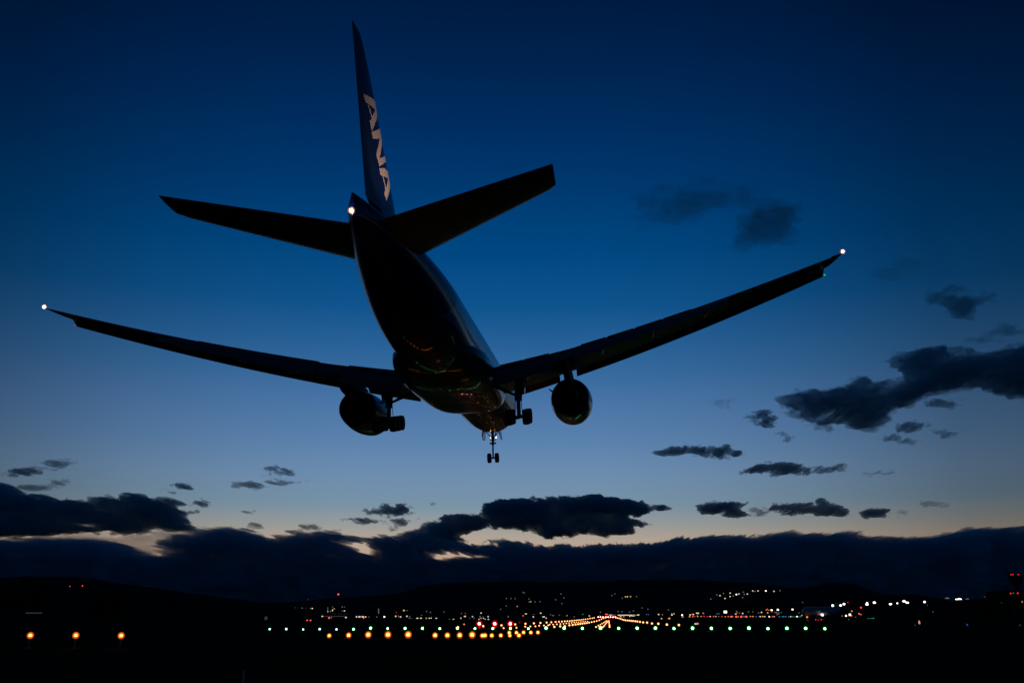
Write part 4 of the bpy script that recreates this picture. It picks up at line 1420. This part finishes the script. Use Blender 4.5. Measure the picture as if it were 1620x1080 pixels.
for (x0, x1, z) in ((Lp * .30, Lp * .47, zc_ + Rf * .7), (Lp * .40, Lp * .50, zc_ + Rf * 2.0)):
    L.append([(x0, -.15, z), ((x0 + x1) / 2, -.25, z), (x1, -.02, z), (x1, .02, z), ((x0 + x1) / 2, .25, z), (x0, .15, z)])
loft(bm, L)
mesh_obj('fin', bm, pm, park)
for sy in (-1, 1):
    bm = bmesh.new()
    L = []
    for y_, x0, x1, z in ((0, -Lp * .12, Lp * .14, zc_ - Rf * .6), (Lp * .45, Lp * .14, Lp * .2, zc_ - Rf * .1)):
        L.append([(x0, sy * y_, z), ((x0 + x1) / 2, sy * y_, z + .25), (x1, sy * y_, z), ((x0 + x1) / 2, sy * y_, z - .25)])
    loft(bm, L)
    mesh_obj('wing', bm, pm, park)
    bm = bmesh.new()
    tube(bm, (-Lp * .1, sy * Lp * .15, zc_ - Rf * 1.1), (Lp * .02, sy * Lp * .15, zc_ - Rf * 1.1), .9, .7, 16)
    tube(bm, (-Lp * .02, sy * Lp * .15, zc_ - Rf * 1.1), (Lp * .02, sy * Lp * .15, zc_ - Rf * .45), .2, .2, 8)
    mesh_obj('engine', bm, pm, park, True, 40)
for x_ in (-Lp * .38, Lp * .06):
    bm = bmesh.new()
    tube(bm, (x_, 0, .5), (x_, 0, zc_ - Rf * .8), .15, .15, 8)
    tube(bm, (x_, -.6, .5), (x_, .6, .5), .5, .5, 14)
    mesh_obj('landing_gear', bm, M['gear'], park)
for px, py, k, r_ in ((1306.8, 972.6, 'W', 2.3), (1282.6, 975.4, 'o', 1.4), (1284, 981.8, 'D', 1.2)):
    p = at(px, py, Yp - 12)
    bm = bmesh.new()
    ball(bm, (p.x - pa.x, -3 - .0, p.z), r_ * u)
    mesh_obj('lamp', bm, EM[k], park)

# thin stake near the camera
bm = bmesh.new()
tube(bm, (0, 0, 0), (-.045, .0, 1.28), .016, .012, 8)
tube(bm, (-.045, 0, 1.28), (-.046, 0, 1.30), .014, .014, 8)
o = mesh_obj('stake', bm, M['rod'])
p = at(389.5, 1078, 13)
o.location = (p.x, 13, 0)
props(o, 'thin pale stake poking up from the dark grass near the camera', 'stake')

# ------------------------------------------------------------------ clouds
def vnoise(x, y, seed):
    xi, yi = np.floor(x).astype(np.int64), np.floor(y).astype(np.int64)
    fx, fy = x - xi, y - yi
    fx = fx * fx * fx * (fx * (fx * 6 - 15) + 10)
    fy = fy * fy * fy * (fy * (fy * 6 - 15) + 10)

    def h(a, b_):
        n = (a * 374761393 + b_ * 668265263 + seed * 1442695041) & 0xffffffff
        n = ((n ^ (n >> 13)) * 1274126177) & 0xffffffff
        return ((n ^ (n >> 16)) & 0xffff) / 32767.5 - 1
    return (h(xi, yi) * (1 - fx) + h(xi + 1, yi) * fx) * (1 - fy) + (h(xi, yi + 1) * (1 - fx) + h(xi + 1, yi + 1) * fx) * fy


def fbm2(x, y, seed, octv=5, gain=.52):
    o = np.zeros_like(x)
    a = 1.0
    for k in range(octv):
        o += a * vnoise(x * 2 ** k + 13.1 * k, y * 2 ** k + 7.7 * k, seed + k)
        a *= gain
    return o


def poly_sdf(X, Y, P):
    d = np.full(X.shape, 1e18)
    ins = np.zeros(X.shape, bool)
    for (x0, y0), (x1, y1) in zip(P, P[1:] + P[:1]):
        ex_, ey_ = x1 - x0, y1 - y0
        t_ = np.clip(((X - x0) * ex_ + (Y - y0) * ey_) / (ex_ * ex_ + ey_ * ey_ + 1e-9), 0, 1)
        d = np.minimum(d, (X - x0 - t_ * ex_) ** 2 + (Y - y0 - t_ * ey_) ** 2)
        c = (y0 > Y) != (y1 > Y)
        xx = (x1 - x0) * (Y - y0) / ((y1 - y0) if y1 != y0 else 1e-9) + x0
        ins ^= c & (X < xx)
    d = np.sqrt(d)
    return np.where(ins, d, -d)


def ell_sdf(X, Y, cx, cy, rx, ry):
    q = np.sqrt(((X - cx) / rx) ** 2 + ((Y - cy) / ry) ** 2)
    return (1 - q) * min(rx, ry)


CM = {}


def cloud_mat(od, col):
    key = (round(od, 6), col)
    if key in CM:
        return CM[key]
    m = bpy.data.materials.new('cloud_vapour')
    m.use_nodes = True
    t = m.node_tree
    t.nodes.clear()
    v = N(t, 'ShaderNodeVolumePrincipled')
    v.inputs['Color'].default_value = (*col, 1)
    v.inputs['Density'].default_value = od
    v.inputs['Anisotropy'].default_value = 0
    o = N(t, 'ShaderNodeOutputMaterial')
    t.links.new(v.outputs[0], o.inputs['Volume'])
    CM[key] = m
    return m


def cloud(label, group, Yd, shapes, holes=(), soft=5.0, amp=4.0, nscale=26, stretch=2.2, od=4.0, col=(.30, .84, .975), step=1.2, seed=1, fine=.0, thick=260, bounds=None):
    """A bank of vapour: outline field on a vertical plane at distance Yd, real thickness along the view depth,
    even density inside, so the edges thin out where the cloud thins."""
    pts = []
    for s_ in shapes:
        if s_[0] == 'e':
            _, cx, cy, rx, ry = s_
            pts += [(cx - rx, cy - ry), (cx + rx, cy + ry)]
        else:
            pts += s_[1]
    m_ = amp * 2 + 4
    x0, x1 = min(p[0] for p in pts) - m_ * 1.5, max(p[0] for p in pts) + m_ * 1.5
    y0, y1 = min(p[1] for p in pts) - m_, max(p[1] for p in pts) + m_
    nx, ny = int((x1 - x0) / step) + 2, int((y1 - y0) / step) + 2
    gx = x0 + np.arange(nx) * step
    gy = y0 + np.arange(ny) * step
    X, Y = np.meshgrid(gx, gy)
    n1 = fbm2(X / (nscale * stretch), Y / nscale, seed, 6, .62)
    wx = fbm2(X / 30, Y / 14, seed + 40, 4) * amp * 1.0
    wy = fbm2(X / 26, Y / 12, seed + 60, 4) * amp * .55
    wx = wx + fbm2(X / 11, Y / 3.6, seed + 71, 3) * amp * .75        # sheared filaments
    wy = wy + fbm2(X / 12, Y / 5, seed + 77, 3) * amp * .30
    Fd = np.full(X.shape, -1e9)
    for s_ in shapes:
        if s_[0] == 'e':
            f_ = ell_sdf(X + wx, Y + wy, *s_[1:])
        else:
            f_ = poly_sdf(X + wx, Y + wy, s_[1])
        Fd = np.maximum(Fd, f_)
    Fd = np.minimum(Fd, soft * 4)
    if soft >= 14:
        n1 = fbm2(X / (nscale * stretch), Y / nscale, seed, 3, .45)
    bil = 1 - 2 * np.abs(fbm2(X / (nscale * .9), Y / (nscale * .5), seed + 17, 4, .6))
    Fd = Fd + n1 * amp * .8 + bil * amp * (.45 if soft < 14 else .12) - .2 * amp + soft * .22
    for hcx, hcy, hrx, hry in holes:
        hs = ell_sdf(X + wx * 1.6, Y + wy * 1.2, hcx, hcy, hrx, hry) / min(hrx, hry)
        Fd = Fd - np.clip(hs * 1.5 + .5 + n1 * .35, 0, 1) * (soft * 4 + amp * 2)
    soft = soft * .8
    T = np.clip(Fd / soft, 0, 1) ** 1.5
    T = T * (.66 + .34 * np.clip(bil * .5 + n1 * .4 + .3, 0, 1))
    T[0, :] = T[-1, :] = T[:, 0] = T[:, -1] = 0
    # camera rays through the grid give the plane coordinates
    dx = (X - 810) / F
    dz = (540 - Y) / F
    Rm = np.array(Rcam)
    D = np.stack([Rm[0, 0] * dx + Rm[0, 1] + Rm[0, 2] * dz, Rm[1, 0] * dx + Rm[1, 1] + Rm[1, 2] * dz, Rm[2, 0] * dx + Rm[2, 1] + Rm[2, 2] * dz], -1)
    k = Yd / D[..., 1]
    Pc = D * k[..., None]
    Pc[..., 2] += CAMH
    half = T * thick * (1 + .25 * fbm2(X / 40, Y / 20, seed + 90, 4))
    pos = T > 0
    act = pos[:-1, :-1] | pos[1:, :-1] | pos[:-1, 1:] | pos[1:, 1:]
    idf = np.full(X.shape, -1, np.int64)
    used = np.zeros(X.shape, bool)
    used[:-1, :-1] |= act
    used[1:, :-1] |= act
    used[:-1, 1:] |= act
    used[1:, 1:] |= act
    nf = int(used.sum())
    if nf == 0:
        return
    idf[used] = np.arange(nf)
    idb = idf.copy()
    dbl = used & pos
    idb[dbl] = nf + np.arange(int(dbl.sum()))
    front = Pc[used].copy()
    front[:, 1] -= half[used]
    back = Pc[dbl].copy()
    back[:, 1] += half[dbl]
    V = np.vstack([front, back])
    jj, ii = np.nonzero(act)
    fa = np.stack([idf[jj, ii], idf[jj + 1, ii], idf[jj + 1, ii + 1], idf[jj, ii + 1]], 1)
    ba = np.stack([idb[jj, ii], idb[jj, ii + 1], idb[jj + 1, ii + 1], idb[jj + 1, ii]], 1)
    Fa = np.vstack([fa, ba])
    me = bpy.data.meshes.new('cloud')
    me.vertices.add(len(V))
    me.vertices.foreach_set('co', V.astype(np.float32).ravel())
    me.loops.add(len(Fa) * 4)
    me.loops.foreach_set('vertex_index', Fa.astype(np.int32).ravel())
    me.polygons.add(len(Fa))
    me.polygons.foreach_set('loop_start', np.arange(0, len(Fa) * 4, 4, dtype=np.int32))
    me.update(calc_edges=True)
    me.validate()
    me.materials.append(cloud_mat(od / (2 * thick), col))
    o = bpy.data.objects.new('cloud', me)
    C.objects.link(o)
    props(o, label, 'cloud', group)
    return o


A = [(-90, 752), (0, 762), (22, 770), (38, 787), (75, 784), (100, 791), (140, 786), (190, 783), (240, 789), (248, 793), (290, 803), (312, 808), (300, 814), (285, 822),
     (300, 836), (262, 838), (240, 834), (232, 842), (205, 846), (170, 843), (110, 846), (60, 850), (-90, 856)]
cloud('large dark cloud low at the left edge, over the pale gap', None, 17000, [('p', A)], holes=[(140, 829.5, 13, 3.4), (153, 806, 5, 2)], soft=7, amp=4, od=7, seed=3, thick=420)
cloud('ragged dark cloud tuft rising from the right end of the left cloud', None, 16500,
      [('p', [(243, 786), (262, 781), (285, 790), (300, 799), (312, 789), (322, 785), (333, 797), (318, 803), (300, 800), (285, 797), (262, 797), (250, 793)]), ('e', 286, 769, 15, 5), ('e', 275, 778, 12, 3)],
      soft=5, amp=3.2, nscale=14, od=3.4, seed=5, thick=260)
BK = [(-120, 848), (-60, 850), (40, 856), (100, 855), (150, 854), (185, 859), (215, 869), (235, 876), (268, 881), (280, 877), (270, 867), (262, 858), (285, 852), (320, 845), (345, 838), (371, 833),
      (395, 841), (420, 850), (470, 848), (500, 841), (530, 840), (555, 847), (590, 854), (620, 851), (645, 843), (665, 836), (690, 824), (715, 836), (716, 850), (735, 857), (745, 863), (790, 864), (800, 858),
      (830, 862), (900, 862), (1000, 860), (1100, 852), (1140, 848), (1180, 850), (1230, 847), (1262, 845), (1330, 844), (1400, 850), (1450, 853), (1500, 843), (1530, 839), (1560, 840), (1590, 837), (1620, 837), (1780, 833),
      (1780, 985), (-120, 985)]
cloud('long dark cloud bank lying on the hills across the whole horizon', None, 26000, [('p', BK)],
      holes=[(574, 866, 20, 8), (548, 860, 14, 4.5), (520, 879, 6, 3), (702, 876, 26, 8), (738, 881, 38, 4.5), (785, 909, 9, 3), (586, 873, 9, 6), (250, 872, 22, 7)],
      soft=6, amp=3.4, nscale=9, od=9, seed=11, thick=1500, step=1.25)
CC = [(675, 842), (690, 824), (705, 814), (735, 811), (760, 813), (772, 798), (800, 790), (860, 788), (920, 786), (970, 785), (1010, 788), (1030, 797), (1062, 803), (1040, 808), (1020, 812), (1000, 817), (1010, 824), (1032, 828),
      (1004, 834), (1003, 846), (985, 848), (930, 843), (900, 848), (858, 849), (828, 840), (790, 837), (770, 833), (750, 841), (728, 845), (735, 855), (705, 856)]
cloud('long dark cloud in the centre, below the nose wheels', None, 18000, [('p', CC)], soft=7, amp=3.0, nscale=16, od=7.5, seed=21, thick=450)
DD = [(1388, 574), (1410, 562), (1440, 559), (1480, 557), (1530, 556), (1580, 553), (1620, 546), (1760, 530), (1760, 630), (1600, 628), (1560, 620), (1500, 613), (1475, 622), (1455, 632), (1445, 645), (1402, 655), (1408, 672),
      (1362, 683), (1330, 678), (1285, 672), (1262, 658), (1245, 650), (1215, 636), (1235, 620), (1275, 613), (1300, 614), (1335, 610), (1370, 598), (1400, 602), (1432, 600), (1425, 588)]
cloud('largest dark cloud at the right, below the wing tip', None, 9000, [('p', DD)], holes=[(1322, 653, 14, 2.2), (1440, 606, 8, 3), (1520, 564, 14, 2)], soft=22, amp=7, nscale=22, od=5.2, seed=31, thick=330)
SM = [
    ('thin grey veil in the pale gap at the left between large cloud and bank', 21000, [('p', [(90, 842), (200, 848), (300, 828), (330, 836), (285, 850), (262, 862), (280, 880), (225, 880), (150, 860), (90, 858)])], 9, 3, .75, 64),
    ('small dark cloud tucked under the left end of the largest right cloud', 9000, [('p', [(1172, 660), (1185, 651), (1205, 650), (1222, 656), (1240, 660), (1232, 668), (1210, 671), (1188, 670)])], 8, 4, 3.2, 33),
    ('tiny torn cloud scrap below the largest right cloud', 9000, [('e', 1238, 689, 24, 6)], 6, 4, 1.8, 35),
    ('thin scrap of cloud under the right part of the largest right cloud', 9000, [('e', 1490, 640, 32, 7)], 7, 3.5, 2.2, 36),
    ('ragged scrap of cloud trailing right below the largest right cloud', 9000, [('e', 1440, 674, 26, 8), ('e', 1482, 685, 28, 4.5), ('e', 1426, 697, 18, 4)], 7, 4, 1.9, 37),
    ('flat lens cloud right of the nose wheels, uppermost of the low flat ones', 12000, [('p', [(1022, 717), (1040, 712), (1062, 704), (1085, 702), (1110, 706), (1150, 706), (1180, 715), (1170, 722), (1120, 723), (1060, 723)])], 6, 3, 3.6, 38),
    ('flat humped lens cloud in the low right sky', 13000, [('p', [(1170, 747), (1190, 738), (1215, 729), (1235, 728), (1262, 732), (1285, 740), (1278, 748), (1230, 750)])], 6, 3, 3.8, 39),
    ('thin cloud tail joined to the right of the humped lens cloud', 13000, [('e', 1308, 743, 28, 5), ('e', 1334, 741, 14, 5), ('e', 1380, 748, 26, 2.2)], 5, 3, 2.0, 40),
    ('wedge-shaped low cloud, leftmost of the low row at the right', 16000, [('p', [(1103, 802), (1118, 795), (1135, 793), (1155, 797), (1180, 794), (1180, 801), (1165, 803), (1184, 814), (1170, 821), (1145, 816), (1112, 811)])], 5, 3, 4, 41),
    ('faint scrap right of the wedge-shaped low cloud', 16000, [('e', 1196, 808, 15, 5)], 6, 3.5, 1.6, 42),
    ('lumpy low cloud in the middle of the low row at the right', 16000, [('p', [(1216, 798), (1240, 798), (1262, 799), (1286, 798), (1292, 790), (1306, 790), (1320, 795), (1344, 802), (1350, 812), (1332, 820), (1312, 815), (1290, 816), (1262, 814), (1240, 810), (1222, 806)])], 5, 3.4, 3.8, 43),
    ('small oval cloud ending the low row at the right', 16000, [('e', 1381, 811.5, 21, 6.5)], 4.5, 2.6, 3.6, 44),
    ('tiny faint wisp in the pale sky at the lower right', 16000, [('e', 1478, 797, 14, 3.5), ('e', 1424, 810, 8, 3)], 5, 3.5, 1.2, 45),
    ('small oval cloud above the left part of the bank', 15000, [('e', 618, 808.5, 36, 9.5)], 5, 3, 4, 46),
    ('flat ragged cloud just below the small oval one', 15000, [('e', 637, 825.5, 28, 6.5), ('e', 572, 824, 22, 3.5), ('e', 668, 820, 14, 3)], 5, 3.2, 3.0, 47),
    ('tiny round puff of cloud left of the central long cloud', 15000, [('e', 685.5, 796, 6, 4)], 3.5, 2.4, 2.2, 48),
    ('flat cloud streak at the far left, darkest of three', 15000, [('e', 38, 747.5, 32, 8)], 6, 3, 3.4, 49),
    ('wispy curl of cloud above the flat streak at the far left', 15000, [('e', 60, 740, 20, 4), ('e', 84, 733, 34, 5), ('e', 114, 738, 10, 2.5)], 6, 3.4, 1.8, 50),
    ('tiny cloud dash at the left under the wispy curl', 15000, [('e', 95, 761.5, 15, 4), ('e', 44, 771, 26, 4)], 5.5, 2.6, 1.8, 51),
    ('thin slanting cloud streak left of centre, upper of two', 15000, [('e', 450, 749, 20, 4.5), ('e', 428, 741, 10, 3.5)], 5, 2.8, 2.6, 52),
    ('thin cloud streak left of centre, lower of two', 15000, [('e', 402, 768, 20, 5.5), ('e', 440, 764, 34, 3.5)], 5.5, 3, 2.2, 53),
    ('tiny cloud dash low at the left above the bank', 15000, [('e', 390, 808.5, 11, 3)], 4, 2, 2.4, 54),
    ('small cloud shred standing on the left part of the bank', 15000, [('e', 406, 832, 13, 6)], 5, 3, 2.0, 55),
    ('thin cloud dash just above the bank, left of centre', 15000, [('e', 492, 833, 17, 4), ('e', 466, 841, 9, 3)], 4.5, 2.4, 2.6, 56),
    ('small cloud lump on top of the bank below the central cloud', 22000, [('e', 795, 859, 24, 5.5), ('e', 716, 856, 14, 5)], 5, 2.6, 2.8, 57),
    ('tiny faint dash of cloud left of the largest right cloud', 9000, [('e', 1143, 636, 16, 4)], 8, 3, .6, 58),
    ('faint wisp at the right edge above the largest right cloud', 8500, [('e', 1602, 525, 34, 12), ('e', 1590, 543, 34, 6)], 14, 9, 1.6, 59),
    ('soft dark patch of cloud high at the right, below the wing tip light', 7000, [('p', [(1456, 470), (1480, 457), (1510, 458), (1535, 464), (1572, 464), (1566, 474), (1548, 480), (1530, 496), (1515, 500), (1490, 488), (1468, 480)])], 16, 7, 1.9, 60),
    ('very faint smudge of cloud below the right wing tip light', 7000, [('e', 1410, 436, 30, 12), ('e', 1425, 415, 22, 8)], 18, 8, .5, 61),
    ('soft wide smudge of cloud high above the right wing', 6000, [('p', [(995, 345), (1005, 318), (1050, 300), (1090, 290), (1130, 290), (1180, 300), (1215, 305), (1262, 318), (1268, 336), (1225, 345), (1180, 338), (1140, 345), (1090, 352), (1040, 355)])], 36, 12, .85, 62),
    ('soft blot of cloud above the outer right wing', 6000, [('p', [(1150, 385), (1170, 355), (1190, 335), (1215, 320), (1270, 325), (1262, 345), (1272, 372), (1258, 388), (1210, 396), (1175, 400)])], 32, 11, 1.1, 63),
]
for lab, Yd, sh, soft, amp, od, sd in SM:
    cloud(lab, None, Yd, sh, soft=soft * (1.35 if soft < 10 else 1.1), amp=amp * (1.25 if soft < 10 else 1), nscale=13 if soft < 10 else 28, stretch=2.4, od=od * (1.15 if od > 1.5 else 1), seed=sd * 7, thick=Yd * .016, step=1.0 if soft < 10 else 2.0,
          col=(.30, .84, .975))
